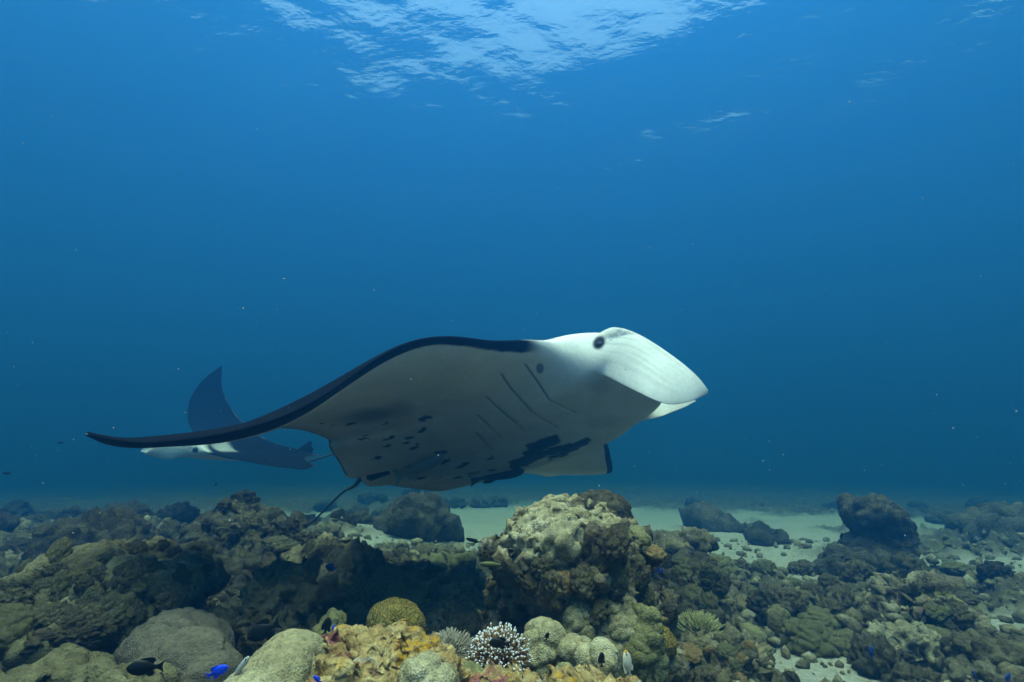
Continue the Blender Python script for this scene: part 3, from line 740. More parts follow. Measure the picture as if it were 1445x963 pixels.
coral('encrusted_ridge', [(392, 985, 1.22, 50, 62, .12), (365, 1000, 1.2, 45, 58, .1), (340, 1020, 1.15, 50, 60, .1)], 'porites', .006, [(.12, .012)], [(7, .015)], 120, None, 'smooth tan coral slope at the end of the crusted yellow ridge')
coral('encrusted_ridge', [(450, 972, 1.3, 50.0, 42.0, 0.12), (478, 976, 1.28, 32.0, 44.0, 0.12), (410, 994, 1.3, 40.0, 50.0, 0.12), (470, 1014, 1.25, 90.0, 50.0, 0.14)], 'front', .0055, [(.09, .022), (.03, .008)], [(16, .024), (45, .012)], 121, None, 'yellow crusted coral ridge with an orange patch, lit bright')
coral('encrusted_ridge', [(532, 949, 1.32, 38.0, 32.0, 0.11), (570, 968, 1.3, 48.0, 36.0, 0.13), (608, 989, 1.28, 30.0, 38.0, 0.1), (560, 1009, 1.26, 90.0, 55.0, 0.14), (508, 984, 1.3, 28.0, 40.0, 0.1)], 'front', .0055, [(.08, .022), (.03, .010)], [(14, .028), (45, .014)], 122, None, 'pink and tan crusted coral hump in front of the brain coral')
coral('lobed_coral', [(596, 955, 1.16, 26, 22, .05), (615, 972, 1.16, 20, 24, .05)], 'porites', .005, [(.05, .010)], [(10, .006)], 123, None, 'small round tan coral budding from the pink crusted hump')
coral('encrusted_ridge', [(700, 1014, 1.28, 70.0, 30.0, 0.1), (750, 1004, 1.28, 40.0, 24.0, 0.1), (785, 1014, 1.28, 40.0, 32.0, 0.1), (840, 1004, 1.38, 50.0, 24.0, 0.1)], 'front', .0055, [(.07, .016), (.03, .008)], [(18, .03), (50, .012)], 124, None, 'low crusted coral bank with a pinkish patch below the white-tipped coral')
coral('lobed_coral', [(664, 962, 1.32, 16, 15, .04)], 'olive', .005, [(.04, .008)], [(12, .006)], 125, None, 'little olive coral lump leaning on the white-tipped branching coral')

S = coral('shelf_coral', [(150, 806, 2.05, 47.8, 22.1, 0.22), (165, 795, 2.1, 36.8, 14.7, 0.2), (205, 832, 1.98, 47.8, 22.1, 0.24), (120, 832, 1.98, 47.8, 25.8, 0.22), (85, 865, 1.88, 51.5, 27.6, 0.22), (125, 882, 1.8, 44.2, 20.2, 0.2), (30, 905, 1.8, 46.0, 23.9, 0.16), (245, 815, 2.15, 33.1, 20.2, 0.2), (185, 862, 1.92, 46.0, 16.6, 0.22)],
      'shelf', .009, [(.11, .04), (.05, .014)], [(8, .025), (30, .012)], 130, None, 'wide lumpy olive coral shelf with pale top edges and a dark hollow beneath')
coral('coral_rock', [(130, 900, 2.35, 130, 60, .2), (60, 930, 2.1, 90, 60, .2), (160, 960, 1.95, 90, 45, .15)], 'dark', .013, [(.12, .04)], [(9, .05), (30, .02)], 131, None, 'dark rock in the hollow under the wide coral shelf')
coral('smooth_coral', [(240, 912, 1.72, 46, 32, .14), (265, 925, 1.7, 40, 34, .12), (205, 935, 1.72, 30, 36, .1)], 'grey', .006, [(.12, .014)], [(5, .015), (25, .006)], 132, None, 'smooth grey coral mound with a low step, rear of the pair beside the dark hollow')
coral('smooth_coral', [(252, 950, 1.58, 44, 46, .12), (285, 968, 1.55, 30, 36, .1), (220, 970, 1.56, 36, 40, .1)], 'grey', .006, [(.12, .014)], [(5, .015), (25, .006)], 133, None, 'smooth grey coral mound, front of the pair beside the blue fish')
coral('coral_rock', [(60, 997, 1.35, 81.0, 36.0, 0.12), (150, 1002, 1.35, 54.0, 32.4, 0.1)], 'shelf', .008, [(.07, .03)], [(14, .03)], 134, None, 'low olive rubble bank in front of the dark hollow')
coral('coral_rock', [(365, 885, 2.0, 34, 34, .12), (335, 905, 1.95, 26, 34, .1), (395, 860, 2.1, 26, 30, .1), (380, 905, 1.95, 40, 26, .12)], 'rubble', .009, [(.06, .02)], [(12, .05), (40, .02)], 135, None, 'ragged tan coral clump between the smooth mound and the crusted ridge')
coral('coral_rock', [(405, 845, 2.3, 26, 34, .12), (385, 830, 2.35, 22, 22, .1)], 'rubble', .009, [(.06, .02)], [(12, .05), (40, .02)], 136, None, 'upright brown coral lump behind the ragged tan clump')
coral('brain_coral', [(556, 880, 1.95, 32, 28, .09), (578, 888, 1.93, 18, 24, .06), (545, 890, 1.93, 20, 22, .06)], 'brain', .005, [(.10, .008)], [(8, .004)], 137, None, 'yellow-brown brain coral ball with fine ridges behind the pink hump')
coral('olive_coral', [(472, 882, 1.9, 13, 20, .05), (465, 898, 1.88, 18, 18, .06)], 'olive', .006, [(.04, .01)], [(12, .01)], 138, None, 'slim pale olive coral finger behind the crusted ridge')
K2 = coral('coral_rock', [(331.0, 755, 4.6, 43.2, 34.2, 0.35), (304.0, 770, 4.6, 32.4, 27.0, 0.3), (371.5, 772, 4.5, 43.2, 30.6, 0.35), (344.5, 795, 4.4, 63.0, 25.2, 0.4)], 'dark', .015, [(.17, .04), (.06, .02)], [(5, .05), (16, .035), (40, .014)], 140, None, 'big dark coral hill on the reef slope below the distant manta ray', ground=True)
coral('coral_rock', [(590, 728, 8.0, 38.0, 20.6, 0.6), (560, 741, 8.0, 20.6, 15.8, 0.4), (625, 741, 8.0, 20.6, 14.3, 0.4)], 'dark', .05, [(.2, .06)], [(3, .10), (9, .05)], 141, None, 'hazy dark coral dome on the sand behind the tail of the large manta', ground=True)
coral('coral_rock', [(950, 770, 3.3, 25.5, 10.2, 0.18), (982, 761, 3.25, 18.7, 9.3, 0.14), (930, 794, 3.3, 20.4, 22.1, 0.18)], 'rubble', .010, [(.08, .03)], [(9, .03), (30, .02)], 142, None, 'dead coral ledge jutting out right of the tall boulder', ground=True)
K3 = coral('coral_rock', [(955.8, 844, 3.1, 29.2, 27.9, 0.22), (983.6, 814, 3.1, 20.9, 15.3, 0.18), (995.5, 804, 3.1, 8.3, 7.0, 0.1), (976.7, 864, 3.0, 32.0, 18.1, 0.22), (938.3, 864, 3.05, 20.9, 20.9, 0.2)], 'dark', .011, [(.10, .035), (.04, .012)], [(8, .03), (30, .016)], 143, None, 'dark lumpy coral mass underneath the jutting dead ledge', ground=True)
coral('coral_rock', [(1230, 724, 5.2, 30, 16, .26), (1214, 720, 5.2, 16, 12, .2), (1250, 738, 5.2, 24, 18, .25), (1248, 765, 5.2, 26, 28, .25), (1235, 788, 5.1, 42, 12, .3)], 'dark', .022, [(.12, .04)], [(5, .06), (16, .03)], 144, None, 'dark mushroom-shaped coral head standing on the far rubble flat', ground=True)
coral('coral_rock', [(1195, 794, 4.9, 19.2, 12.8, 0.2), (1175, 804, 4.8, 12.8, 9.6, 0.15)], 'dark', .022, [(.14, .05)], [(6, .08)], 145, None, 'low dark coral knoll at the foot of the mushroom-shaped head', ground=True)
K4 = coral('coral_rock', [(1292, 858, 2.75, 40, 26, .2), (1285, 848, 2.75, 30, 18, .16), (1312, 885, 2.7, 36, 34, .18), (1345, 905, 2.65, 20, 20, .12), (1268, 890, 2.72, 26, 30, .14)], 'rock', .010, [(.12, .04), (.05, .014)], [(8, .06), (30, .025)], 146, None, 'rounded brown rock standing alone on the pale rubble', ground=True)
coral('coral_rock', [(1282, 908, 2.5, 30, 20, .12), (1300, 925, 2.45, 26, 18, .1)], 'pale', .009, [(.06, .02)], [(12, .04), (40, .02)], 147, None, 'pale crusty rock in front of the rounded brown rock', ground=True)
coral('coral_rock', [(1395, 935, 2.4, 24, 26, .12), (1440, 935, 2.45, 30, 24, .14)], 'rubble', .010, [(.08, .03)], [(9, .05), (30, .02)], 148, None, 'dull reddish rock pile right of the rounded brown rock', ground=True)
coral('lobed_coral', [(1128, 862, 3.05, 17, 18, .07)], 'olive', .007, [(.06, .012)], [(10, .008)], 150, None, 'round yellowish coral ball, larger of two on the rubble', ground=True)
coral('lobed_coral', [(1100, 870, 3.0, 13, 11, .05)], 'olive', .007, [(.05, .012)], [(10, .008)], 151, None, 'small olive coral cushion beside the round yellowish ball', ground=True)
coral('lobed_coral', [(1060, 902, 2.65, 17, 13, .06), (1050, 908, 2.65, 16, 10, .06)], 'olive', .007, [(.06, .012)], [(10, .015)], 152, None, 'flattened olive coral bun beyond the yellow branching coral', ground=True)
coral('lobed_coral', [(1058, 862, 3.0, 14, 18, .07)], 'rubble', .007, [(.05, .012)], [(10, .02)], 153, None, 'brown coral stump beside the pale slope of the rubble', ground=True)
T_ = coral('sponge', [(1008, 915, 2.3, 12, 12, .04), (1015, 920, 2.3, 14, 10, .04)], 'rubble', .006, [(.05, .006)], [(14, .012)], 154, None, 'small brown barrel sponge with a dark mouth on the rubble', 'sponge', ground=True)
K5 = coral('coral_rock', [(985, 925, 2.2, 26, 16, .1), (1030, 930, 2.2, 40, 18, .12), (1000, 950, 2.1, 60, 22, .12)], 'rubble', .009, [(.05, .02)], [(12, .05), (40, .025)], 155, None, 'broken coral rubble heap in front of the yellow branching coral', ground=True)
coral('coral_rock', [(999.5, 735, 8.6, 21.0, 11.2, 0.4), (1029.6, 744, 8.4, 14.0, 8.4, 0.3)], 'dark', .05, [(.2, .06)], [(3, .10), (9, .05)], 156, None, 'hazy bushy coral dome on the sand far behind the jutting ledge', ground=True)
coral('coral_rock', [(1078.2, 757, 7.2, 13.5, 9.0, 0.25), (1100.8, 762, 7.2, 13.5, 7.5, 0.25)], 'dark', .04, [(.2, .08)], [(4, .07), (9, .035)], 157, None, 'pair-humped hazy coral mound on the sand flat', ground=True)
coral('coral_rock', [(1435.0, 739, 6.8, 30.0, 16.5, 0.4), (1382.5, 746, 6.8, 16.5, 7.5, 0.3), (1412.5, 754, 6.6, 30.0, 10.5, 0.4)], 'dark', .04, [(.2, .1)], [(4, .07), (9, .035)], 158, None, 'long dark reef bank beyond the mushroom-shaped coral head', ground=True)
K1 = coral('coral_rock', [(614.5, 858, 3.2, 50.6, 26.0, 0.3), (571.1, 853, 3.1, 33.2, 24.6, 0.3), (643.4, 838, 3.3, 21.7, 18.8, 0.22), (542.2, 868, 3.0, 28.9, 21.7, 0.25), (600.0, 888, 3.0, 43.4, 14.4, 0.25)], 'rubble', .012, [(.10, .035), (.04, .014)], [(8, .06), (28, .03)], 159, None, 'dark broken reef bank between the tail tip and the tall boulder', ground=True)
coral('lobed_coral', [(620, 795, 2.95, 15, 11, .06)], 'olive', .008, [(.06, .012)], [(10, .01)], 160, None, 'round tan coral button capping the dark reef bank beside the striped wrasse', ground=True)
coral('lobed_coral', [(653, 795, 3.0, 15, 12, .06)], 'olive', .008, [(.06, .012)], [(10, .01)], 161, None, 'round tan coral button close to the tall boulder', ground=True)
coral('coral_rock', [(460, 780, 4.0, 20.8, 14.4, 0.2), (430, 795, 3.9, 32.0, 16.0, 0.25), (490, 795, 3.8, 16.0, 12.8, 0.2)], 'rubble', .014, [(.09, .03)], [(8, .07), (28, .03)], 162, None, 'rough grey coral heap under the tip of the tail', ground=True)

# ------------------------------------------------------------------ branching corals
def bush(name, c, rad, n, length, r0, mats, label, seed, flat=.75, tip=.28, up=.15, fork=True):
    rg = random.Random(seed); root = empty(name, tuple(c), label, 'coral')
    main, tips = [], []
    for i in range(n):
        a = i * 2.39996 + rg.uniform(-.2, .2); e = math.sqrt((i + .5) / n)
        d = np.array([math.cos(a) * e, math.sin(a) * e, math.sqrt(max(0, 1 - e * e)) * flat + up]); d /= np.linalg.norm(d)
        b = np.array([rad[0] * d[0], rad[1] * d[1], rad[2] * d[2]])
        st = b * .45; en = b * rg.uniform(.86, 1.08); bend = np.array([rg.uniform(-1, 1), rg.uniform(-1, 1), rg.uniform(0, 1)]) * length * .25
        m_ = st * .45 + en * .55 + bend * .5; k = en - m_; k = k / np.linalg.norm(k) * length
        en2 = m_ + (en - m_)
        r = r0 * rg.uniform(.8, 1.2)
        cut = en2 - (en2 - m_) * tip
        main.append(([st, m_, cut], [r * 1.2, r, r * .85])); tips.append(([cut, cut * .4 + en2 * .6, en2], [r * .85, r * .75, r * .35]))
        if fork:
            for q in range(rg.randint(1, 3)):
                o_ = np.array([rg.uniform(-1, 1), rg.uniform(-1, 1), rg.uniform(-.1, 1)]); o_ /= np.linalg.norm(o_)
                base = st * rg.uniform(.1, .5) + m_ * .5; base = m_ * rg.uniform(.7, 1.0) + cut * 0 + (cut - m_) * 0
                e3 = base + (o_ * .7 + d * .6) * length * rg.uniform(.5, .9)
                c3 = base + (e3 - base) * (1 - tip)
                main.append(([base, c3], [r * .75, r * .6])); tips.append(([c3, e3], [r * .6, r * .28]))
    V, Fc = tube_tree(main, 6); o1 = obj('branches', mesh('branches', V, Fc, mats[0]), root); o1['kind'] = 'stuff'
    V, Fc = tube_tree(tips, 6); o2 = obj('branch_tips', mesh('branch_tips', V, Fc, mats[1]), root); o2['kind'] = 'stuff'
    v, f = ico(3); V = v * np.array(rad) * [.7, .7, .32] + np.array([0, 0, rad[2] * .05]); V = V * (1 + .12 * fbm(V * 30, 3, seed))[:, None]
    obj('core', mesh('core', V, f, mats[0]), root)
    return root
k = 1.45 * 1.02 / F
bush('branching_coral', at(703, 950, 1.45), (43 * k, .10, 54 * k), 300, .034, .0029, (M['branch'], M['tip']), 'round brown branching coral with white tips', 5, tip=.15)
k = 2.45 * 1.02 / F
_sp, _k = settle([(985, 905, 2.4, 40, 16, .1)]); k *= _k
bush('branching_coral', at(985, 905, 2.4 * _k), (40 * k, .12, 34 * k), 260, .030, .0042, (M['branch_y'], M['branch_y']), 'pale yellow branching coral on the rubble right of the boulder', 6, up=.5)
k = 1.6 * 1.02 / F
bush('branching_coral', at(632, 932, 1.6), (46 * k, .15, 30 * k), 330, .022, .0026, (M['branch_g'], M['branch_g']), 'low grey carpet of fine branching coral beside the white-tipped one', 8, flat=.5)

# ------------------------------------------------------------------ reef lumps that fill the slope, the bank and the flats
def lump(seed, sub, mat, sq, knobs, rough):
    v, f = ico(sub); V = v * (1 + .28 * fbm(v * 1.6 + seed, 3, seed))[:, None] * np.array(sq)
    m = mesh('coral_lump', V, f, M[mat])
    V, N = arrays(m)
    for q, (c, h) in enumerate(knobs): V = V + N * (h * nod(V, c, seed + q))[:, None]
    for q, (fq, h) in enumerate(rough): V = V + N * (h * fbm(V * fq + seed, 4, seed + 9 + q))[:, None]
    m.vertices.foreach_set('co', V.astype(np.float32).ravel()); m.update(); return m
PROTO = {'dark': [lump(1, 5, 'dark', (1, .9, .7), [(.6, .22), (.25, .08)], [(4, .25), (14, .12)]), lump(2, 5, 'dark', (.9, 1, .9), [(.5, .25)], [(3, .4), (12, .18)]), lump(3, 5, 'dark', (1.2, .9, .55), [(.4, .2)], [(5, .3), (16, .12)])],
         'rubble': [lump(4, 5, 'rubble', (1, .9, .7), [(.55, .22), (.22, .08)], [(4, .3), (14, .15)]), lump(5, 5, 'rubble', (1.2, .8, .6), [(.45, .22)], [(3, .45), (12, .2)]), lump(6, 5, 'rubble', (.8, .8, 1.0), [(.4, .2)], [(4, .4), (16, .16)])],
         'olive': [lump(7, 5, 'olive', (1, 1, .85), [(.42, .2)], [(4, .12)]), lump(8, 5, 'olive', (1.1, .9, .7), [(.5, .22), (.2, .06)], [(4, .15)])],
         'pale': [lump(9, 5, 'pale', (1.2, .9, .55), [(.5, .2)], [(4, .4), (14, .18)])],
         'shelf': [lump(10, 5, 'shelf', (1.2, 1, .6), [(.45, .25)], [(4, .2), (14, .1)])]}
def encrust(rock, root, box, n, size, kinds, seed):
    """Small colonies growing on the side of a rock that can be seen, as parts of it."""
    from mathutils.bvhtree import BVHTree
    bm = bmesh.new(); bm.from_mesh(rock.data); tr = BVHTree.FromBMesh(bm); bm.free()
    rg = random.Random(seed); off = np.array(rock.location) + (np.array(root.location) if root is not rock else 0); base = Vector(rock.location) if root is not rock else Vector((0, 0, 0))
    for _ in range(n):
        u, v = rg.uniform(box[0], box[2]), rg.uniform(box[1], box[3])
        h = tr.ray_cast(Vector(np.array([0, 0, CAMZ]) - off), Vector(ray(u, v)).normalized())
        if h[0] is None: continue
        kd = rg.choices([q[0] for q in kinds], [q[1] for q in kinds])[0]; s_ = size[0] * (size[1] / size[0]) ** rg.random()
        o = obj('coral_colony', rg.choice(PROTO[kd]), root, base + h[0] - h[1] * s_ * .25)
        o.scale = (s_ * rg.uniform(.8, 1.3), s_ * rg.uniform(.8, 1.3), s_ * rg.uniform(.6, 1)); o.rotation_euler = h[1].to_track_quat('Z', 'Y').to_euler()
PROTO['front'] = [lump(11, 4, 'front', (1.1, 1, .6), [(.5, .2)], [(4, .4), (14, .18)])]
encrust(K1, K1, (500, 775, 700, 890), 70, (.02, .07), (('rubble', 4), ('pale', 4), ('olive', 3), ('shelf', 2)), 32)
encrust(K2, K2, (265, 705, 425, 800), 40, (.03, .10), (('rubble', 3), ('dark', 3), ('shelf', 2)), 33)
encrust(K3, K3, (905, 790, 1030, 880), 30, (.02, .06), (('rubble', 3), ('pale', 2), ('olive', 2)), 34)
encrust(K4, K4, (1240, 830, 1360, 920), 30, (.015, .05), (('rubble', 3), ('pale', 2), ('olive', 2), ('front', 1)), 35)
encrust(K5, K5, (950, 915, 1060, 963), 30, (.012, .04), (('rubble', 3), ('pale', 2), ('olive', 2), ('front', 2)), 37)
encrust(S, S, (10, 770, 270, 900), 40, (.015, .055), (('shelf', 4), ('olive', 2), ('rubble', 2)), 36)
encrust(BR, B, (690, 760, 925, 935), 60, (.012, .045), (('front', 4), ('rubble', 4), ('olive', 3), ('shelf', 2)), 31)
LANDMARKS = {140: 'the big dark coral hill', 130: 'the wide olive coral shelf', 137: 'the yellow-brown brain coral', 101: 'the tall pale-crowned boulder', 159: 'the dark broken reef bank', 162: 'the rough grey heap under the manta tail',
             141: 'the hazy dome behind the manta tail', 142: 'the jutting dead ledge', 155: 'the broken rubble heap', 144: 'the mushroom-shaped coral head', 146: 'the rounded brown rock', 150: 'the round yellowish coral ball',
             156: 'the far hazy bushy dome', 157: 'the pair-humped hazy mound', 158: 'the long dark reef bank', 148: 'the reddish rock pile', 135: 'the ragged tan coral clump'}
LOOK = {'dark': 'rough dark', 'rubble': 'weathered brown', 'olive': 'rounded olive', 'pale': 'flat pale', 'shelf': 'lumpy greenish'}
def fill(n, xr, yr, size, kinds, seed, cond=None):
    rg = random.Random(seed); done = 0; tries = 0
    while done < n and tries < n * 60:
        tries += 1
        y = yr[0] * (yr[1] / yr[0]) ** rg.random(); x = rg.uniform(*xr) * y
        if cond and not cond(x, y): continue
        if sandiness(np.array([x]), np.array([y]))[0] > rg.uniform(.25, 1.15): continue
        z = ground_full(np.array([x]), np.array([y]))[0][0]
        kd = rg.choices([q[0] for q in kinds], [q[1] for q in kinds])[0]
        o = bpy.data.objects.new('coral_lump', rg.choice(PROTO[kd])); COL.objects.link(o)
        f_ = rg.random() ** 1.4; s_ = size[0] * (size[1] / size[0]) ** f_
        o.location = (x, y, z + s_ * .12); o.scale = (s_ * rg.uniform(.85, 1.25), s_ * rg.uniform(.85, 1.25), s_ * rg.uniform(.7, 1.25))
        o.rotation_euler = (rg.uniform(-.25, .25), rg.uniform(-.25, .25), rg.uniform(0, 6.28))
        lm = min(LANDMARKS, key=lambda q: np.hypot(*(REG[q] - [x, y])))
        cl = 'small' if s_ < .07 else 'knee-high' if s_ > .22 else 'large' if s_ > .13 else 'middle-sized'
        lb = f'{cl} {LOOK[kd]} coral lump near {LANDMARKS[lm]}'
        tag(o, lb, 'coral', lb.replace('lump', 'lumps')); done += 1
fill(105, (-1.0, -.16), (2.7, 9.0), (.07, .26), (('dark', 6), ('rubble', 3), ('shelf', 1.2)), 21)
fill(62, (-.38, .10), (2.2, 4.6), (.04, .13), (('dark', 3), ('rubble', 5), ('olive', 2)), 22, lambda x, y: not (y < 3.3 and x > -.05))
fill(95, (.30, 1.0), (2.3, 5.2), (.035, .14), (('rubble', 6), ('pale', 2), ('olive', 2), ('dark', 1)), 23)
fill(26, (-.45, .95), (7.0, 13.0), (.10, .30), (('dark', 4), ('rubble', 2)), 24)

def build_rubble():
    v, f = ico(1); f = np.array(f); Vs, Fs = [], []; rg = np.random.default_rng(9); n = 15000
    y = 1.3 * (6.5 / 1.3) ** rg.random(n); x = rg.uniform(-1.0, 1.0, n) * (y + .3)
    z, rf = ground_full(x, y); keep = rg.random(n) < .35 + .65 * rf
    q = 0
    for i in np.nonzero(keep)[0]:
        s_ = .006 * (7 ** (rg.random() ** 1.3)); A = v * (1 + rg.normal(0, .22, (len(v), 1))) * (s_ * rg.uniform(.6, 1.7, 3))
        a = rg.random() * 6.28; c_, t_ = math.cos(a), math.sin(a)
        A = A @ np.array([[c_, t_, 0], [-t_, c_, 0], [0, 0, 1]]) + (x[i], y[i], z[i] + s_ * .3)
        Vs.append(A); Fs.append(f + q); q += len(v)
    m = mesh('coral_rubble', np.concatenate(Vs), np.concatenate(Fs), M['pale'], True)
    m.materials.append(M['rubble'])
    mi = np.repeat((rg.random(len(Vs)) < .6).astype(np.int32), len(f)); m.polygons.foreach_set('material_index', mi)
    return tag(obj('coral_rubble', m), 'small broken bits of coral strewn over the seabed', 'rubble', kind='stuff')
build_rubble()

# ------------------------------------------------------------------ fish
def prof(kind):
    if kind == 'slim': return [(-.5, .02), (-.42, .03), (-.3, .045), (-.1, .075), (.1, .09), (.3, .085), (.42, .065), (.48, .035), (.5, .01)]
    if kind == 'wrasse': return [(-.5, .05), (-.42, .06), (-.3, .085), (-.1, .11), (.1, .115), (.3, .10), (.42, .07), (.48, .035), (.5, .01)]
    return [(-.5, .06), (-.42, .07), (-.3, .13), (-.12, .215), (.06, .24), (.24, .21), (.38, .145), (.46, .08), (.5, .02)]
def fish(u, v, d, px, head, mat, label, kind='damsel', yaw=0., belly=None, group='reef fish', d_abs=None):
    P0 = at(u, v, d) if d_abs is None else np.array(d_abs); L = px * d * 1.05 / F
    root = empty('fish', tuple(P0), label, 'fish', group)
    h = math.radians(head)
    ax = Vector((math.cos(h) * math.cos(yaw), math.cos(h) * math.sin(yaw), math.sin(h))).normalized()
    upv = Vector((0, -.15, 1)); upv = Vector((-.3, -.1, 1)) if abs(ax.z) > .8 else upv
    sidev = upv.cross(ax).normalized(); upv = ax.cross(sidev).normalized()
    root.rotation_euler = Matrix((ax, sidev, upv)).transposed().to_euler()
    pr = np.array(prof(kind)); xs = np.linspace(-.5, .5, 22); hs = np.interp(xs, pr[:, 0], pr[:, 1])
    wid = .42 if kind == 'damsel' else .75
    ring = 12; V = []
    for x, r in zip(xs, hs):
        for q in range(ring):
            a = 2 * math.pi * q / ring; V.append((x * .82 + .09, math.cos(a) * r * wid, math.sin(a) * r))
    V = np.array(V) * L; Fc = grid_faces(22, ring, True).tolist() + [list(range(ring))[::-1], list(range(21 * ring, 22 * ring))]
    m = mesh('body', V, Fc, mat)
    if belly is not None:
        m.materials.append(belly); c = np.array([np.mean([V[i][2] for i in p.vertices]) for p in m.polygons])
        m.polygons.foreach_set('material_index', (np.abs(c) < .35 * hs.max() * L if kind == 'wrasse' else c < -.2 * hs.max() * L).astype(np.int32))
    obj('body', m, root)
    def fin(name, outline, mt):
        o = np.array(outline) * L; n = len(o); t = .006 * L
        V = np.concatenate([np.c_[o[:, 0], np.full(n, t), o[:, 1]], np.c_[o[:, 0], np.full(n, -t), o[:, 1]]])
        Fc = [list(range(n)), list(range(2 * n - 1, n - 1, -1))] + [[i, n + i, n + (i + 1) % n, (i + 1) % n] for i in range(n)]
        return obj(name, mesh(name, V, Fc, mt, False), root)
    b = hs[1]; T = 1.0 if kind == 'damsel' else .6
    fin('tail_fin', [(-.30, b * .9), (-.40, .10 * T), (-.51, .19 * T), (-.46, .03), (-.46, -.03), (-.51, -.19 * T), (-.40, -.10 * T), (-.30, -b * .9)], mat)
    hm = hs.max()
    fin('dorsal_fin', [(.22, hm * .8), (.10, hm * 1.12), (-.08, hm * 1.2), (-.22, hm * 1.12), (-.27, hm * .75), (-.2, hm * .4), (.1, hm * .6)], mat)
    fin('anal_fin', [(-.02, -hm * .8), (-.12, -hm * 1.12), (-.22, -hm * 1.08), (-.27, -hm * .7), (-.2, -hm * .4)], mat)
    if px > 9:
        ev, ef = ico(2)
        for sd in (-1, 1): obj('eye', mesh('eye', ev * .028 * L, ef, M['eye']), root, (.37 * L, sd * .11 * wid * 1.6 * L * (1 if kind == 'damsel' else .5), .035 * L))
    return root
M['blue'] = plain('blue_fish_skin', (.012, .06, .75), .4, .25, 60)
M['dblue'] = plain('dull_blue_fish_skin', (.02, .05, .22), .5, .25, 60)
M['black'] = plain('black_fish_skin', (.008, .009, .010), .5, .3, 60)
M['white'] = plain('white_fish_skin', (.70, .68, .64), .5, .1, 60)
M['palegrey'] = plain('pale_grey_fish_skin', (.38, .37, .34), .5, .1, 60)
M['cream'] = plain('cream_fish_skin', (.50, .45, .34), .5, .2, 40)
M['orange'] = plain('orange_fish_skin', (.50, .22, .02), .5, .15, 60)
M['olivefish'] = plain('olive_fish_skin', (.10, .11, .03), .5, .2, 60)
M['remora'] = plain('dark_remora_skin', (.022, .026, .028), .5, .3, 20)
M['paler'] = plain('pale_remora_skin', (.26, .30, .28), .5, .2, 20)
for a in [(868, 768, 1.74, 14, 105, 'blue', 'bright blue damselfish swimming upright before the crown of the tall boulder'),
          (928, 804, 2.2, 12, 170, 'blue', 'bright blue damselfish between the tall boulder and the jutting dead ledge'),
          (307, 948, 1.12, 26, 22, 'blue', 'vivid blue damselfish over the smooth grey coral mounds'),
          (467, 801, 2.6, 19, 175, 'dblue', 'dark blue damselfish over the rubble under the manta tail'),
          (471, 887, 1.72, 8, 80, 'blue', 'tiny bright blue fish beside the slim olive coral finger'),
          (448, 959, 1.05, 13, 150, 'blue', 'small blue fish in front of the yellow crusted ridge'),
          (643, 955, 1.2, 9, 140, 'blue', 'tiny blue fish below the grey branching carpet'),
          (705, 908, 1.30, 26, 174, 'black', 'black damselfish hovering in front of the white-tipped coral'),
          (870, 842, 1.62, 10, 50, 'black', 'tiny black fish at the top of the tallest knobbly column'),
          (857, 856, 1.62, 8, 80, 'black', 'tiny black fish just below another on the tallest knobbly column'),
          (772, 898, 1.5, 10, 70, 'black', 'tiny black fish in front of the pale lumpy coral ball'),
          (849, 931, 1.42, 17, 87, 'black', 'black fish swimming upright at the foot of the knobbly columns'),
          (372, 890, 1.7, 44, 205, 'black', 'large black damselfish in front of the ragged tan coral clump'),
          (205, 942, 1.2, 40, 178, 'black', 'black fish hovering between the smooth mound and the dark hollow'),
          (461, 884, 1.75, 22, 75, 'black', 'black fish swimming upright against the slim olive coral finger'),
          (1188, 757, 4.6, 9, 80, 'black', 'tiny dark fish left of the mushroom-shaped coral head'),
          (1230, 921, 2.2, 15, 85, 'dblue', 'dull blue fish upright left of the pale crusty rock'),
          (1376, 955, 2.05, 16, 110, 'dblue', 'dull blue fish low over the rubble before the rock pile'),
          (1422, 957, 2.05, 13, 60, 'dblue', 'smaller dull blue fish near the reddish rock pile'),
          (1115, 806, 3.7, 7, 95, 'black', 'tiny dark fish over the pale sand patch beyond the coral ball'),
          (85, 625, 5.5, 7, 10, 'black', 'tiny dark fish in open water beside the wing tip'),
          (305, 684, 5.0, 6, 200, 'black', 'tiny dark fish above the big dark coral hill'),
          (10, 668, 5.0, 9, 170, 'black', 'small dark fish in open water over the reef slope')]:
    fish(*a[:5], M[a[5]], a[6], yaw=random.uniform(-.5, .5))
fish(668, 763, 2.5, 20, 165, M['black'], 'slim dark cleaner wrasse left of the tall boulder', 'wrasse')
fish(628, 787, 2.5, 16, 120, M['black'], 'striped black and white cleaner wrasse over the round coral buttons', 'wrasse', belly=M['white'])
fish(695, 797, 1.8, 32, 178, M['olivefish'], 'slender olive wrasse beside the left flank of the tall boulder', 'wrasse')
fish(716, 809, 1.85, 12, 2, M['white'], 'tiny pale fish under the overhang of the tall boulder', 'slim')
fish(340, 942, 1.15, 30, 55, M['palegrey'], 'pale thin fish nosing at the smooth tan coral slope', 'wrasse')
yf = fish(886, 938, 1.4, 32, 100, M['cream'], 'white fish with an orange face, head up beside the tall column', 'damsel', yaw=0)
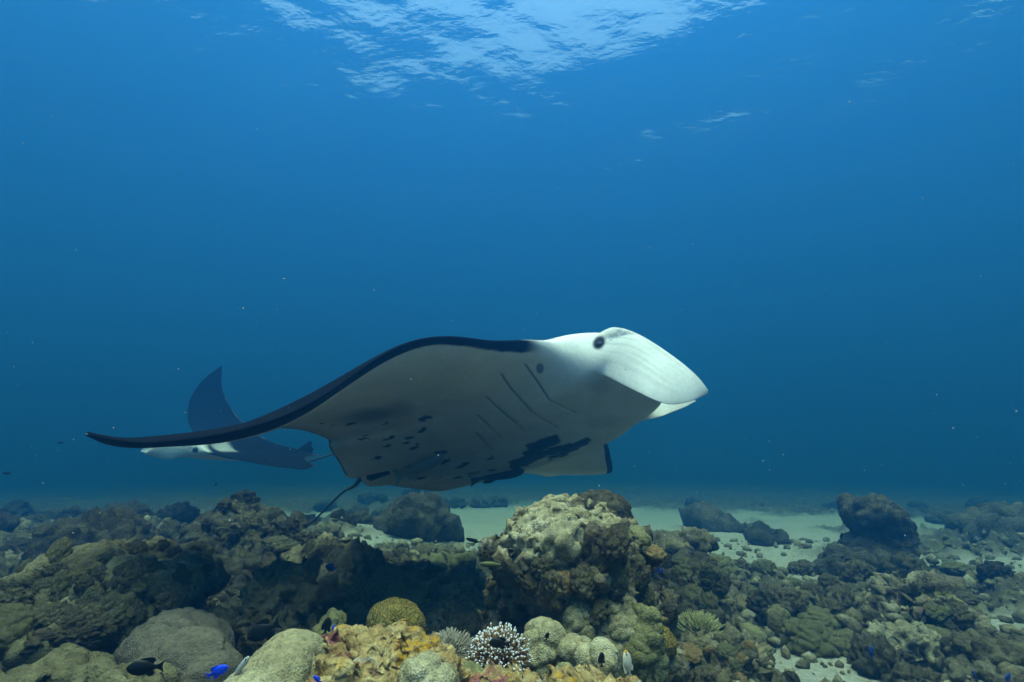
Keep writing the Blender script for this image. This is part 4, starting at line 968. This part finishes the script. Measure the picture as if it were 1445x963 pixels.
ev, ef = ico(3); fm = mesh('face_patch', ev * np.array([.075, .06, .085]) * 32 * 1.4 * 1.05 / F, ef, M['orange']); obj('face_patch', fm, yf, (.43 * 32 * 1.4 * 1.05 / F, 0, 0))

# two remoras clinging to the belly of the large manta
def remora(p_tail, p_head, mat, belly, label):
    um, vm = (p_tail[0] + p_head[0]) / 2, (p_tail[1] + p_head[1]) / 2
    pts = []
    for u, v in (p_tail, p_head):
        h, n = cast(body1, manta1, u, v)
        if h is None: h, n = cast(body1, manta1, u, v - 10)
        q = R1 @ np.array(h) + T1; pts.append(at(u, v, q[1] - .07))
    c = (pts[0] + pts[1]) / 2; d = pts[1] - pts[0]; L = np.linalg.norm(d)
    r = fish(um, vm, c[1], 1, 0, mat, label, 'slim', d_abs=c, belly=belly, group='remoras under the manta ray')
    ax = Vector(d).normalized(); sidev = Vector((0, -.2, 1)).cross(ax).normalized(); upv = ax.cross(sidev)
    r.rotation_euler = Matrix((ax, sidev, upv)).transposed().to_euler()
    k = L / (1 * c[1] * 1.05 / F); r.scale = (k, k, k)
    return r
remora((662, 679), (740, 664), M['remora'], None, 'dark remora along the lower edge of the manta belly')
remora((557, 675), (626, 642), M['paler'], M['paler'], 'pale grey remora slanting across the spotted part of the manta belly')

# ------------------------------------------------------------------ drifting specks
def build_snow():
    v, f = ico(1); f = np.array(f); rg = np.random.default_rng(4); n = 4500
    d = .9 + 6.5 * rg.random(n) ** .7; u = rg.uniform(-60, 1505, n); vv = rg.uniform(-40, 760, n); Vs, Fs = [], []
    for i in range(n):
        p = at(u[i], vv[i], d[i]); s_ = .0005 + .0016 * rg.random() ** 4 * d[i] ** .5
        Vs.append(v * s_ * rg.uniform(.6, 1.4, 3) + p); Fs.append(f + i * len(v))
    m = mesh('drifting_particles', np.concatenate(Vs), np.concatenate(Fs), M['snow'])
    return tag(obj('drifting_particles', m), 'fine pale specks drifting in the water', 'particles', kind='stuff')
M['snow'] = plain('speck', (.45, .45, .43), .8, .1)
build_snow()
